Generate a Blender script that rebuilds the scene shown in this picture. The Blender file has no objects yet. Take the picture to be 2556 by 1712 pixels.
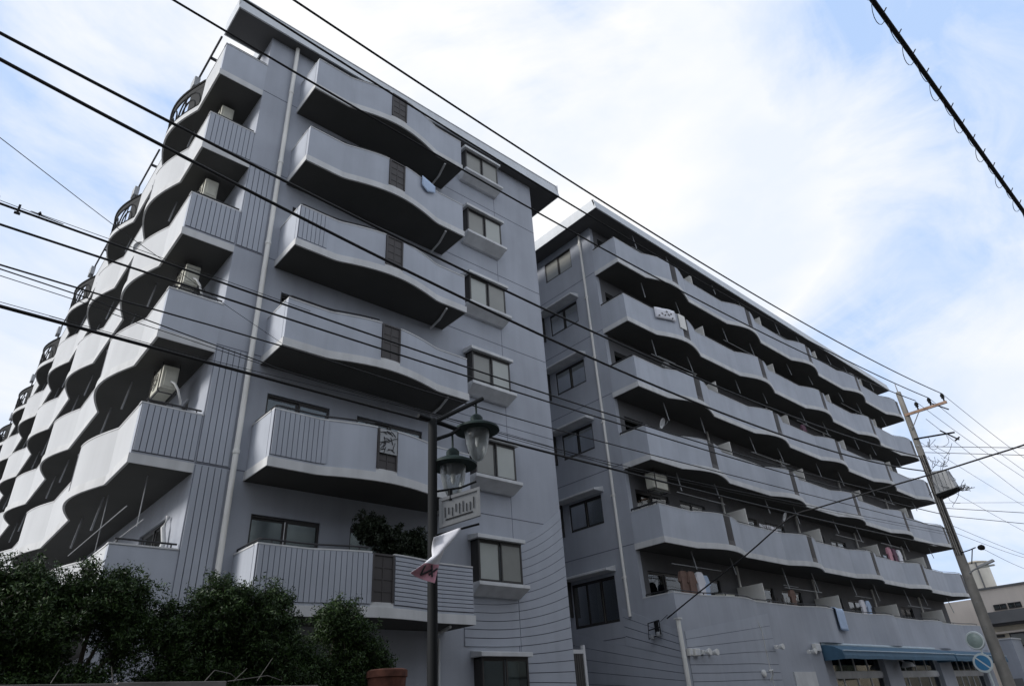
import bpy, math, random
import numpy as np
from mathutils import Vector, Matrix
random.seed(7); rng = np.random.default_rng(7)
S = bpy.context.scene
COL = S.collection

# ------------------------------------------------------------------ camera
R = Matrix(((0.7493313, 0.28902236, 0.59579248), (-0.65963866, 0.40477621, 0.63327171), (-0.05813293, -0.86753806, 0.49396181)))
cam_d = bpy.data.cameras.new('camera'); cam = bpy.data.objects.new('camera', cam_d); COL.objects.link(cam)
M3 = Matrix((R.col[0], -R.col[1], -R.col[2])).transposed()
cam.matrix_world = Matrix.Translation((0, 0, 1.6)) @ M3.to_4x4()
cam_d.sensor_width = 36; cam_d.lens = 23.48; cam_d.clip_start = 0.1; cam_d.clip_end = 3000
S.camera = cam

# ------------------------------------------------------------------ light
SUN_EL, SUN_AZ = math.radians(27), (-0.95, 0.31)      # towards the sun, seen from the street
sd = Vector((SUN_AZ[0] * math.cos(SUN_EL), SUN_AZ[1] * math.cos(SUN_EL), math.sin(SUN_EL))).normalized()
sun_d = bpy.data.lights.new('sun', 'SUN'); sun_d.energy = 3.1; sun_d.angle = math.radians(14); sun_d.color = (1, 0.97, 0.93)
sun = bpy.data.objects.new('sun', sun_d); COL.objects.link(sun)
sun.rotation_euler = sd.to_track_quat('Z', 'Y').to_euler()
W = bpy.data.worlds.new('World'); S.world = W; W.use_nodes = True
nt = W.node_tree; nt.nodes.clear()
def N(t, typ, **kw):
    n = t.nodes.new(typ)
    for k, v in kw.items(): setattr(n, k, v)
    return n
def L(t, a, b): t.links.new(a, b)
def MATH(t, op, a, b=None, c=None, clamp=False):
    n = N(t, 'ShaderNodeMath', operation=op); n.use_clamp = clamp
    for i, v in enumerate((a, b, c)):
        if v is None: continue
        if isinstance(v, (int, float)): n.inputs[i].default_value = v
        else: L(t, v, n.inputs[i])
    return n.outputs[0]
def RAMP(t, src, stops):
    n = N(t, 'ShaderNodeValToRGB'); L(t, src, n.inputs[0]); e = n.color_ramp.elements
    while len(e) > 1: e.remove(e[-1])
    e[0].position = stops[0][0]; e[0].color = (*stops[0][1], 1)
    for p, c in stops[1:]:
        x = e.new(p); x.color = (*c, 1)
    return n.outputs[0]
def MIX(t, fac, a, b, mode='MIX'):
    n = N(t, 'ShaderNodeMix', data_type='RGBA', blend_type=mode)
    for i, v in ((0, fac), (6, a), (7, b)):
        if isinstance(v, (int, float)): n.inputs[i].default_value = v
        elif isinstance(v, tuple): n.inputs[i].default_value = (*v, 1)
        else: L(t, v, n.inputs[i])
    return n.outputs[2]
BG_STRENGTH = 0.1
sky = N(nt, 'ShaderNodeTexSky', sky_type='NISHITA'); sky.sun_disc = False
sky.sun_elevation = SUN_EL; sky.sun_rotation = math.atan2(sd.x, sd.y)
tc = N(nt, 'ShaderNodeTexCoord'); mp = N(nt, 'ShaderNodeMapping'); L(nt, tc.outputs['Generated'], mp.inputs[0])
mp.inputs['Scale'].default_value = (1.0, 1.0, 1.9); mp.inputs['Location'].default_value = (3.1, 0.4, 1.7)
n1 = N(nt, 'ShaderNodeTexNoise'); L(nt, mp.outputs[0], n1.inputs[0]); n1.inputs['Scale'].default_value = 2.3; n1.inputs['Detail'].default_value = 9; n1.inputs['Roughness'].default_value = 0.6
n1.inputs['Distortion'].default_value = 0.5
def blob(d, inner, outer, amp):
    v = N(nt, 'ShaderNodeVectorMath', operation='DOT_PRODUCT'); L(nt, tc.outputs['Generated'], v.inputs[0]); v.inputs[1].default_value = Vector(d).normalized()
    m = N(nt, 'ShaderNodeMapRange', interpolation_type='SMOOTHSTEP'); L(nt, v.outputs['Value'], m.inputs[0])
    m.inputs[1].default_value = outer; m.inputs[2].default_value = inner; m.inputs[3].default_value = 0; m.inputs[4].default_value = amp
    return m.outputs[0]
dens = n1.outputs['Fac']
def pix(px, py):
    v = R @ Vector(((px - 1278) / 1667, (py - 856) / 1667, 1)); return v.normalized()
for (px, py, r1, r2, amp) in ((60, 330, .999, .955, -.16), (2480, 90, .999, .95, -.22), (2280, 820, .9998, .985, -.17), (2100, 480, .998, .97, .13), (1440, 110, .9995, .992, -.07),
                              (2500, 1330, .999, .98, -.12), (40, 1000, .999, .985, -.08),
                              (1700, 500, .99, .93, .12), (250, 520, .999, .985, .10), (2480, 960, .9995, .99, .14), (900, 60, .999, .96, .12), (200, 90, .9995, .993, .12)):
    dens = MATH(nt, 'ADD', dens, blob(pix(px, py), r1, r2, amp))
mask = RAMP(nt, dens, ((0.30, (.10, .10, .10)), (0.44, (.55, .55, .55)), (0.62, (1, 1, 1))))
n2 = N(nt, 'ShaderNodeTexNoise'); L(nt, mp.outputs[0], n2.inputs[0]); n2.inputs['Scale'].default_value = 3.3; n2.inputs['Detail'].default_value = 5
mp3 = N(nt, 'ShaderNodeMapping'); L(nt, tc.outputs['Generated'], mp3.inputs[0]); mp3.inputs['Rotation'].default_value = (0, .5, .6); mp3.inputs['Scale'].default_value = (2.2, 5.5, 5.0)
n3 = N(nt, 'ShaderNodeTexNoise'); L(nt, mp3.outputs[0], n3.inputs[0]); n3.inputs['Scale'].default_value = 1.6; n3.inputs['Detail'].default_value = 8; n3.inputs['Roughness'].default_value = .6; n3.inputs['Distortion'].default_value = .8
wisp = RAMP(nt, n3.outputs['Fac'], ((.42, (0, 0, 0)), (.72, (.45, .45, .45))))
mask = MIX(nt, 1.0, mask, wisp, 'SCREEN')
cl = RAMP(nt, n2.outputs['Fac'], ((0.34, (8.6, 9.2, 10.3)), (0.56, (10.3, 10.3, 10.4))))
base_sky = MIX(nt, 1.0, sky.outputs[0], (1.0, 0.99, 0.97), 'MULTIPLY')
base_sky = MIX(nt, 0.86, base_sky, (5.0, 7.2, 11.2))
c = MIX(nt, mask, base_sky, cl)
bg = N(nt, 'ShaderNodeBackground'); L(nt, c, bg.inputs[0]); bg.inputs[1].default_value = BG_STRENGTH
wo = N(nt, 'ShaderNodeOutputWorld'); L(nt, bg.outputs[0], wo.inputs[0])
S.view_settings.view_transform = 'Standard'; S.view_settings.look = 'None'; S.view_settings.exposure = 0; S.view_settings.gamma = 1
S.view_settings.use_curve_mapping = False
S.render.engine = 'CYCLES'

# ------------------------------------------------------------------ materials
MATS = {}
def mat(name, col, rough=.8, var=.0, vscale=1.2, streak=0., bump=0., bscale=60., spec=.3, metal=0., col2=None):
    if name in MATS: return MATS[name]
    m = bpy.data.materials.new(name); m.use_nodes = True; t = m.node_tree; b = t.nodes['Principled BSDF']
    b.inputs['Roughness'].default_value = rough; b.inputs['Specular IOR Level'].default_value = spec; b.inputs['Metallic'].default_value = metal
    b.inputs['Base Color'].default_value = (*col, 1)
    tcn = N(t, 'ShaderNodeTexCoord'); P = tcn.outputs['Object']
    c = None
    if var:
        n = N(t, 'ShaderNodeTexNoise'); L(t, P, n.inputs[0]); n.inputs['Scale'].default_value = vscale; n.inputs['Detail'].default_value = 6
        lo = tuple(x * (1 - var) for x in (col2 or col)); hi = tuple(min(1, x * (1 + var * .6)) for x in col)
        c = RAMP(t, n.outputs['Fac'], ((.3, lo), (.7, hi)))
    if streak:
        mpn = N(t, 'ShaderNodeMapping'); L(t, P, mpn.inputs[0]); mpn.inputs['Scale'].default_value = (2.2, 2.2, .22)
        n = N(t, 'ShaderNodeTexNoise'); L(t, mpn.outputs[0], n.inputs[0]); n.inputs['Scale'].default_value = 1.6; n.inputs['Detail'].default_value = 5
        s = RAMP(t, n.outputs['Fac'], ((.30, (1 - streak,) * 3), (.62, (1, 1, 1))))
        c = MIX(t, 1.0, c if c is not None else col, s, 'MULTIPLY')
    if c is not None: L(t, c, b.inputs['Base Color'])
    if bump:
        n = N(t, 'ShaderNodeTexNoise'); L(t, P, n.inputs[0]); n.inputs['Scale'].default_value = bscale; n.inputs['Detail'].default_value = 3
        bn = N(t, 'ShaderNodeBump'); L(t, n.outputs['Fac'], bn.inputs['Height']); bn.inputs['Strength'].default_value = bump; bn.inputs['Distance'].default_value = .02
        L(t, bn.outputs[0], b.inputs['Normal'])
    MATS[name] = m; return m
def glass(name, tint, rough=.03):
    m = bpy.data.materials.new(name); m.use_nodes = True; t = m.node_tree; t.nodes.clear()
    tr = N(t, 'ShaderNodeBsdfTransparent'); tr.inputs[0].default_value = (*tint, 1)
    gl = N(t, 'ShaderNodeBsdfGlossy'); gl.inputs['Roughness'].default_value = rough; gl.inputs[0].default_value = (.9, .93, .95, 1)
    fr = N(t, 'ShaderNodeFresnel'); fr.inputs[0].default_value = 1.45
    f2 = MATH(t, 'MULTIPLY_ADD', fr.outputs[0], 1.2, .02, clamp=True)
    mx = N(t, 'ShaderNodeMixShader'); L(t, f2, mx.inputs[0]); L(t, tr.outputs[0], mx.inputs[1]); L(t, gl.outputs[0], mx.inputs[2])
    o = N(t, 'ShaderNodeOutputMaterial'); L(t, mx.outputs[0], o.inputs[0]); return m
M_WALL = mat('painted_wall', (.375, .397, .445), .85, .10, .7, .08, .12, 35)
M_RECESS = mat('shade_dark_wall', (.11, .11, .115), .8, .12, .9, .05, .12, 35)  # wall colour darkened to stand for shade inside the balcony recesses
M_UNDER = mat('balcony_underside_shade', (.075, .075, .072), .9, .12, .7, 0, .1, 30)  # near-black colour stands for the shade under the balcony slabs
M_PARA = mat('painted_parapet', (.415, .442, .495), .8, .09, .9, .08, .10, 40)
M_PARAS = mat('pale_side_parapet', (.53, .54, .55), .8, .05, .6, .05, .10, 40)  # left facade parapets, paler than those on the street front
M_BOARD = mat('painted_board', (.385, .41, .46), .75, .05, 1.5, .06, .1, 50)
M_JOINT = mat('dark_joint', (.13, .137, .165), .9)
M_LIP = mat('pale_concrete_lip', (.58, .585, .585), .85, .08, 1.2, .14, .1, 30)
M_EAVE = mat('eave_sheet_metal', (.54, .56, .58), .5, .06, 1.5, .08)
M_SOFF = mat('soffit_shade', (.10, .10, .102), .9, .08, .6, 0, .1, 30)  # dark colour puts the shade under the eaves into the roof slab
M_PIPE = mat('cream_downpipe', (.74, .73, .69), .55, .06, 2.0, .10)
M_FRAME = mat('bronze_window_frame', (.035, .033, .032), .45, spec=.4)
M_SLIT = mat('brown_louvre', (.06, .055, .055), .55)
M_RAIL = mat('dark_rail', (.03, .03, .033), .5)
M_HOOD = mat('pale_window_hood', (.60, .61, .62), .6, .10, 2.0, .15)
M_GLASS = glass('window_glass', (.55, .6, .6))
M_CLEAR = glass('lamp_glass', (.88, .9, .9), .35)
_t = M_CLEAR.node_tree; _o = [n for n in _t.nodes if n.type == 'OUTPUT_MATERIAL'][0]; _m = _o.inputs[0].links[0].from_node
_d = N(_t, 'ShaderNodeBsdfTranslucent'); _d.inputs[0].default_value = (.6, .63, .64, 1); _x = N(_t, 'ShaderNodeMixShader'); _x.inputs[0].default_value = .3; L(_t, _m.outputs[0], _x.inputs[1]); L(_t, _d.outputs[0], _x.inputs[2]); L(_t, _x.outputs[0], _o.inputs[0])
M_FROST = mat('frosted_glass', (.20, .205, .19), .3, .12, 1.2, spec=.6)
M_FROST2 = mat('frosted_glass_pale', (.34, .36, .34), .3, .1, 1.2, spec=.6)
M_CURT = mat('cream_curtain', (.50, .50, .42), .9, .12, 6)
M_WHITE = mat('white_plastic', (.66, .66, .64), .5, .05, 3)
M_ACM = mat('air_conditioner_shell', (.55, .54, .46), .5, .10, 4, .12)
M_BLACK = mat('black_iron', (.012, .013, .014), .7, spec=.15)
M_GREEN = mat('dark_green_iron', (.016, .030, .028), .6, .2, 5, spec=.2)
M_WIRE = mat('black_cable', (.012, .012, .013), .6)
M_CONC = mat('utility_pole_concrete', (.30, .285, .26), .9, .2, 3, .25, .3, 25)
M_STEEL = mat('galvanised_steel', (.30, .31, .32), .5, .1, 5, metal=.3)
M_RUST = mat('rusty_crossarm', (.33, .22, .16), .8, .3, 9)
M_ASPH = mat('asphalt', (.05, .05, .052), .9, .25, 1.5, 0, .4, 120)
M_PAVE = mat('pavement_concrete', (.13, .125, .12), .9, .15, 1.2, 0, .3, 60)
M_SOIL = mat('planter_soil', (.05, .04, .03), .95, .3, 8)
M_BLOCK = mat('planter_wall_concrete', (.17, .16, .15), .9, .2, 2.5, .2, .3, 40)
M_TERRA = mat('terracotta', (.15, .06, .04), .85, .6, 6, .3)
M_BARK = mat('bark', (.06, .05, .04), .9, .3, 12)
M_AWN = mat('blue_awning_canvas', (.06, .13, .20), .7, .12, 3, .1)
M_AWNT = mat('pale_awning_cover', (.42, .50, .55), .6, .1, 3)
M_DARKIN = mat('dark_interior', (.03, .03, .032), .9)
M_BEIGE = mat('beige_render', (.80, .71, .62), .85, .05, .8, .05)
M_BEIGE2 = mat('pale_yellow_render', (.70, .62, .48), .85, .06, .8, .06)
M_GREY2 = mat('grey_cladding', (.17, .17, .17), .8, .08, 1)
M_TANK = mat('cream_tank', (.74, .69, .59), .6, .08, 1.5, .12)
M_PART = mat('partition_board', (.74, .73, .69), .7, .06, 2, .08)
M_SBLUE = mat('faded_blue_sign', (.05, .22, .42), .4, .08, 6)
M_SRING = mat('faded_sign_rim', (.62, .68, .68), .5)
M_MIRROR = mat('mirror_face', (.30, .38, .35), .25, .1, 4, spec=.6)
M_ORANGE = mat('weathered_orange', (.45, .45, .42), .6)
M_PINK = mat('pink_print', (.50, .25, .30), .8, .25, 14)
M_CLOTH = mat('white_cloth', (.68, .68, .72), .85, .05, 3)
M_BLUEC = mat('pale_blue_cloth', (.42, .52, .68), .85, .06, 3)
M_BROWN = mat('brown_cloth', (.17, .11, .09), .9, .2, 5)
M_PURP = mat('maroon_cloth', (.12, .06, .09), .9, .2, 6)

def leafmat(name, a, b):
    m = bpy.data.materials.new(name); m.use_nodes = True; t = m.node_tree; p = t.nodes['Principled BSDF']
    g = N(t, 'ShaderNodeNewGeometry'); cc = RAMP(t, g.outputs['Random Per Island'], ((0, a), (1, b))); L(t, cc, p.inputs['Base Color'])
    p.inputs['Roughness'].default_value = .5; p.inputs['Specular IOR Level'].default_value = .25; return m
M_LEAF = leafmat('dark_leaves', (.005, .013, .004), (.045, .085, .020))
M_LEAF2 = leafmat('grey_green_leaves', (.010, .016, .009), (.03, .042, .022))

# ------------------------------------------------------------------ mesh helpers
def IDM(u, d, z): return (u, d, z)
class MB:
    def __init__(s): s.v = []; s.f = []
    def add(s, vs, fs):
        o = len(s.v); s.v += [tuple(v) for v in vs]; s.f += [tuple(i + o for i in f) for f in fs]
    def box(s, x0, x1, y0, y1, z0, z1, m=IDM):
        vs = [m(x, y, z) for z in (z0, z1) for y in (y0, y1) for x in (x0, x1)]
        s.add(vs, [(0, 2, 3, 1), (4, 5, 7, 6), (0, 1, 5, 4), (2, 6, 7, 3), (0, 4, 6, 2), (1, 3, 7, 5)]); return s
    def hexa(s, p):      # 8 points: bottom 4 (loop), top 4 (loop)
        s.add(p, [(3, 2, 1, 0), (4, 5, 6, 7), (0, 1, 5, 4), (1, 2, 6, 5), (2, 3, 7, 6), (3, 0, 4, 7)]); return s
    def prism(s, outline, z0, z1):
        n = len(outline); vs = [(x, y, z0) for x, y in outline] + [(x, y, z1) for x, y in outline]
        s.add(vs, [tuple(range(n - 1, -1, -1)), tuple(range(n, 2 * n))] + [(i, (i + 1) % n, n + (i + 1) % n, n + i) for i in range(n)]); return s
    def pathwall(s, pts, t, z0, z1):      # solid strip along a plan path, thickness t to the left of travel
        P = [Vector(p) for p in pts]; n = len(P); off = []
        for i in range(n):
            a = P[max(0, i - 1)]; b = P[min(n - 1, i + 1)]; d = (b - a).normalized(); off.append(P[i] + Vector((-d.y, d.x)) * t)
        vs = []
        for i in range(n):
            vs += [(P[i].x, P[i].y, z0), (P[i].x, P[i].y, z1), (off[i].x, off[i].y, z1), (off[i].x, off[i].y, z0)]
        fs = []
        for i in range(n - 1):
            a = 4 * i; b = a + 4
            fs += [(a, b, b + 1, a + 1), (a + 1, b + 1, b + 2, a + 2), (a + 2, b + 2, b + 3, a + 3), (a + 3, b + 3, b, a)]
        fs += [(0, 1, 2, 3), (4 * n - 1, 4 * n - 2, 4 * n - 3, 4 * n - 4)]
        s.add(vs, fs); return s
    def tube(s, pts, r, k=6, r1=None):
        P = [Vector(p) for p in pts]; n = len(P); vs = []; fs = []
        for i in range(n):
            d = (P[min(n - 1, i + 1)] - P[max(0, i - 1)]).normalized()
            up = Vector((0, 0, 1)) if abs(d.z) < .95 else Vector((1, 0, 0))
            a = d.cross(up).normalized(); b = d.cross(a).normalized(); rr = r if r1 is None else r + (r1 - r) * i / (n - 1)
            for j in range(k):
                w = 2 * math.pi * j / k; vs.append(P[i] + (a * math.cos(w) + b * math.sin(w)) * rr)
        for i in range(n - 1):
            for j in range(k): fs.append((i * k + j, i * k + (j + 1) % k, (i + 1) * k + (j + 1) % k, (i + 1) * k + j))
        fs += [tuple(range(k - 1, -1, -1)), tuple((n - 1) * k + j for j in range(k))]
        s.add(vs, fs); return s
    def lathe(s, c, prof, k=24, ax='Z', cap=True):
        vs = []; n = len(prof)
        for r, h in prof:
            for j in range(k):
                w = 2 * math.pi * j / k; a, b = r * math.cos(w), r * math.sin(w)
                vs.append((c[0] + a, c[1] + b, c[2] + h) if ax == 'Z' else ((c[0] + h, c[1] + a, c[2] + b) if ax == 'X' else (c[0] + a, c[1] + h, c[2] + b)))
        fs = [(i * k + j, i * k + (j + 1) % k, (i + 1) * k + (j + 1) % k, (i + 1) * k + j) for i in range(n - 1) for j in range(k)]
        if cap: fs += [tuple(range(k - 1, -1, -1)), tuple((n - 1) * k + j for j in range(k))]
        s.add(vs, fs); return s
    def build(s, name, m, parent=None, smooth=False, bevel=0):
        me = bpy.data.meshes.new(name); me.from_pydata(s.v, [], s.f); me.update()
        if smooth: me.polygons.foreach_set('use_smooth', [True] * len(me.polygons))
        me.materials.append(m); o = bpy.data.objects.new(name, me); COL.objects.link(o)
        if parent is not None: o.parent = parent
        if bevel:
            b = o.modifiers.new('bevel', 'BEVEL'); b.width = bevel; b.segments = 2; b.limit_method = 'ANGLE'
        return o
def bsplit(mb, name, m, parent=None):
    """one object per separate piece"""
    par = list(range(len(mb.v)))
    def find(i):
        while par[i] != i: par[i] = par[par[i]]; i = par[i]
        return i
    for f in mb.f:
        for i in f[1:]: par[find(i)] = find(f[0])
    groups = {}
    for f in mb.f: groups.setdefault(find(f[0]), []).append(f)
    out = []
    for fs in groups.values():
        idx = sorted({i for f in fs for i in f}); mp_ = {i: k for k, i in enumerate(idx)}; b = MB(); b.add([mb.v[i] for i in idx], [tuple(mp_[i] for i in f) for f in fs]); out.append(b.build(name, m, parent))
    return out
def tag(o, label=None, cat=None, group=None, kind=None):
    if label: o['label'] = label
    if cat: o['category'] = cat
    if group: o['group'] = group
    if kind: o['kind'] = kind
    return o
def empty(name, loc=(0, 0, 0), label=None, cat=None, group=None, rz=0):
    o = bpy.data.objects.new(name, None); COL.objects.link(o); o.location = loc; o.rotation_euler.z = rz; o.empty_display_size = .2
    return tag(o, label, cat, group)
def bx(name, m, parent, x0, x1, y0, y1, z0, z1, mp=IDM, bevel=0): return MB().box(x0, x1, y0, y1, z0, z1, mp).build(name, m, parent, bevel=bevel)
def smoothshade(o, ang=40):
    o.data.polygons.foreach_set('use_smooth', [True] * len(o.data.polygons)); o.data.set_sharp_from_angle(angle=math.radians(ang)); return o

# ------------------------------------------------------------------ ground
def ground():
    tag(MB().box(-600, 900, -600, 900, -.5, -.012).build('ground', M_ASPH), kind='structure')
    tag(MB().box(-80, 54, .9, 8.9, -.4, -.004).build('road', M_ASPH), kind='structure')
    tag(MB().box(-80, 54, 8.9 - 2.6, 8.9, -.3, .12).build('pavement', M_PAVE), kind='structure')
    tag(MB().box(-80, 54, -2.5, -.3 + .9, -.3, .12).build('pavement', M_PAVE), kind='structure')
    tag(MB().box(-80, 54, 8.9, 80, -.3, .12).build('forecourt', M_PAVE), kind='structure')
    mk = MB(); mk.box(-80, 54, .95, 1.07, -.004, .004); mk.box(-80, 54, 6.0, 6.12, -.004, .004)
    tag(mk.build('road_marking', M_WHITE), kind='structure')
ground()

# ------------------------------------------------------------------ building pieces
FH = 2.83
def base(n): return 6.45 + FH * (n - 3)
TOP = 20.35

def grid_wall(mb, f, u0, u1, z0, z1, holes, t=.2):
    us = sorted({u0, u1, *[h[0] for h in holes], *[h[1] for h in holes]}); zs = sorted({z0, z1, *[h[2] for h in holes], *[h[3] for h in holes]})
    for i in range(len(us) - 1):
        a, b = us[i], us[i + 1]; run = None
        for j in range(len(zs) - 1):
            c, d = zs[j], zs[j + 1]; cu, cz = (a + b) / 2, (c + d) / 2
            hole = any(h[0] < cu < h[1] and h[2] < cz < h[3] for h in holes)
            if not hole: run = (run[0], d) if run else (c, d)
            if (hole or j == len(zs) - 2) and run:
                mb.box(a, b, 0, t, run[0], run[1], f); run = None
    return mb

def window(parent, f, u0, u1, z0, z1, npane=2, d=.06, pane=None, curtains=(), name='window', label=None):
    """frame with mullions set into an opening; f maps (u, depth, z) to the world"""
    w = .05; fr = MB()
    fr.box(u0, u1, d, d + .08, z0, z0 + w, f); fr.box(u0, u1, d, d + .08, z1 - w, z1, f)
    fr.box(u0, u0 + w, d + .001, d + .079, z0 + w, z1 - w, f); fr.box(u1 - w, u1, d + .001, d + .079, z0 + w, z1 - w, f)
    o = fr.build(name, M_FRAME, parent)
    if label: o['label'] = label
    st = (u1 - u0) / npane
    for i in range(npane):
        a, b = u0 + i * st, u0 + (i + 1) * st; dd = d + (.015 if i % 2 else .045)
        pm = M_GLASS if pane is None else (pane[i % len(pane)])
        bx('pane', pm, o, a + .045, b - .045, dd, dd + .008, z0 + .08, z1 - .08, f)
        s = MB(); q = .045
        for (p0, p1, r0, r1) in ((a + .01, a + .01 + q, z0 + w, z1 - w), (b - .01 - q, b - .01, z0 + w, z1 - w)): s.box(p0, p1, dd - .01, dd + .02, r0, r1, f)
        s.box(a + .01 + q, b - .01 - q, dd - .009, dd + .019, z0 + w, z0 + w + q, f); s.box(a + .01 + q, b - .01 - q, dd - .009, dd + .019, z1 - w - q, z1 - w, f)
        s.build('sash', M_FRAME, o)
    for (c0, c1) in curtains:
        n = max(6, int((c1 - c0) / .05)); vs = []; fs = []
        for i in range(n + 1):
            u = c0 + (c1 - c0) * i / n; dd = d + .13 + .022 * math.sin(i * 1.9)
            vs += [f(u, dd, z0 + .06), f(u, dd, z1 - .05)]
        for i in range(n): fs.append((2 * i, 2 * i + 2, 2 * i + 3, 2 * i + 1))
        m = MB(); m.add(vs, fs); m.build('curtain', M_CURT, o)
    return o

def bayf(u, d, z): return (u, 13.75 + d, z)
def arch(t, amp=.38): return amp * math.sin(math.pi * max(0, min(1, t)))

# ================================================================== BUILDING A (near, left)
A = empty('apartment_building', (9, 20, 0), 'grey seven storey apartment block with wavy balconies, the nearer one filling the left half', 'apartment building')
A.location = (0, 0, 0)
fY = lambda u, d, z: (u, 14.1 + d, z)
fX = lambda u, d, z: (4.03 + d, u, z)

# street wall with its openings
holesA = []
for n in range(2, 8):
    b = base(n); holesA += [(5.35, 6.95, b + .2, b + 2.17), (7.7, 9.7, b + .2, b + 2.17)]
holesA += [(x0, x1, base(n) + (1.16 if n > 1 else .3), base(n) + 2.26) for n in range(1, 8) for x0, x1 in ((11.35, 12.7),)]
w = grid_wall(MB(), fY, 4.03, 14.8, 0, TOP, holesA, .22).build('wall', M_WALL, A)
wallA = w
YEND = 15.75 + 6.33 * 8 + 1.5
holesL = []
for n in range(2, 8):
    for k in range(8):
        y0 = 15.4 + 6.33 * k; holesL += [(y0, y0 + 1.8, base(n) + .2, base(n) + 2.2), (y0 + 2.6, y0 + 4.2, base(n) + .2, base(n) + 2.2)]
wl = grid_wall(MB(), fX, 14.1 + .22, YEND, 0, TOP, holesL, .22).build('side_wall', M_WALL, A)
MB().box(14.58, 14.8, 14.32, YEND, 0, TOP).build('side_wall', M_WALL, A)
MB().box(4.03, 14.8, YEND, YEND + .2, 0, TOP).build('rear_wall', M_WALL, A)
# roof slab with sheet metal edge
rf = MB(); rf.box(3.97, 16.1, 13.75, YEND + 1, TOP, TOP + .06); rf.box(2.87, 3.97, 13.75, 14.87, TOP, TOP + .06)
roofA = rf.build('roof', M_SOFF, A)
e = MB(); e.hexa([(2.84, 13.70, TOP - .03), (16.13, 13.70, TOP - .03), (16.13, 13.75, TOP - .03), (2.84, 13.75, TOP - .03), (2.84, 13.84, TOP + .60), (16.13, 13.84, TOP + .60), (16.13, 13.90, TOP + .60), (2.84, 13.90, TOP + .60)]); e.box(16.1, 16.13, 13.75, YEND + 1, TOP - .03, TOP + .60); e.box(2.84, 2.87, 13.75, 14.9, TOP - .03, TOP + .60)
e.box(2.87, 3.97, 14.87, 14.9, TOP - .03, TOP + .60); e.box(3.94, 3.97, 14.9, YEND + 1, TOP - .03, TOP + .60)
bsplit(e, 'eave_fascia', M_EAVE, roofA)
g = MB(); g.box(2.80, 16.17, 13.82, 13.95, TOP + .60, TOP + .63); g.box(16.05, 16.17, 13.95, YEND + 1, TOP + .60, TOP + .63)
g.build('eave_cap', M_HOOD, roofA)
MB().box(4.1, 16.0, 13.9, YEND + .9, TOP + .06, TOP + .36).build('roof_deck', M_GREY2, roofA)
# seams
sm = MB()
for n in range(1, 8):
    z = base(n) + .22
    sm.box(10.4, 14.8, -.004, .02, z - .011, z + .011, fY); sm.box(4.03, 5.08, -.004, .02, z - .011, z + .011, fY)
    sm.box(12.80, 12.815, -.003, .02, z - 1.65 if n > 1 else .2, z + .9, fY)
bsplit(sm, 'panel_joint', M_JOINT, wallA)

# the end parapets of the side balconies, flush with the street wall
for n in range(2, 8):
    b = base(n); z0 = b + .2 if n > 2 else b + .2
    p = bx('end_parapet', M_PARA, A, 2.82, 4.03, 14.1, 14.25, z0, b + 1.27)
    bx('coping', M_LIP, p, 2.80, 4.04, 14.085, 14.265, b + 1.27, b + 1.30)
bx('end_wall', M_WALL, A, 2.82, 4.03, 14.1, 14.3, 0, base(2))
# boards: the end wall's vertical boarding
def vboards(parent, x0, x1, y, z0, z1, pitch=.118, dep=.022):
    proto = MB().box(.009, pitch - .009, -dep, 0, 0, 1).build('board', M_BOARD, parent)
    n = int(round((x1 - x0) / pitch)); me = proto.data
    for i in range(n):
        o = proto if i == 0 else proto.copy()
        if i: COL.objects.link(o); o.parent = parent
        o.location = (x0 + i * pitch, y - random.uniform(0, .003), z0 + random.uniform(0, .004)); o.scale = ((x1 - x0) / n / pitch, 1, z1 - z0)
bk = MB()
for n in (6, 5, 3): bk.box(2.83, 4.02, 14.095, 14.0999, base(n) + .24, base(n) + 1.26)
bsplit(bk, 'board_backing', M_JOINT, wallA)
for n, dep in ((5, .022), (3, .022), (6, .010)):
    vboards(wallA, 2.83, 4.02, 14.096, base(n) + .25, base(n) + 1.255, dep=dep)
bk = MB()
zones = [(4.05, 4.72, base(5) + .25, base(6) + .18), (4.05, 4.72, base(3) + .25, base(4) + .18), (4.05, 4.72, base(2) + .25, base(3) + .18)]
for (a, b_, c_, d_) in zones: bk.box(a, b_, 14.095, 14.0999, c_, d_)
bsplit(bk, 'board_backing', M_JOINT, wallA)
for (a, b_, c_, d_) in zones: vboards(wallA, a, b_, 14.096, c_, d_, pitch=.134)

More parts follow.
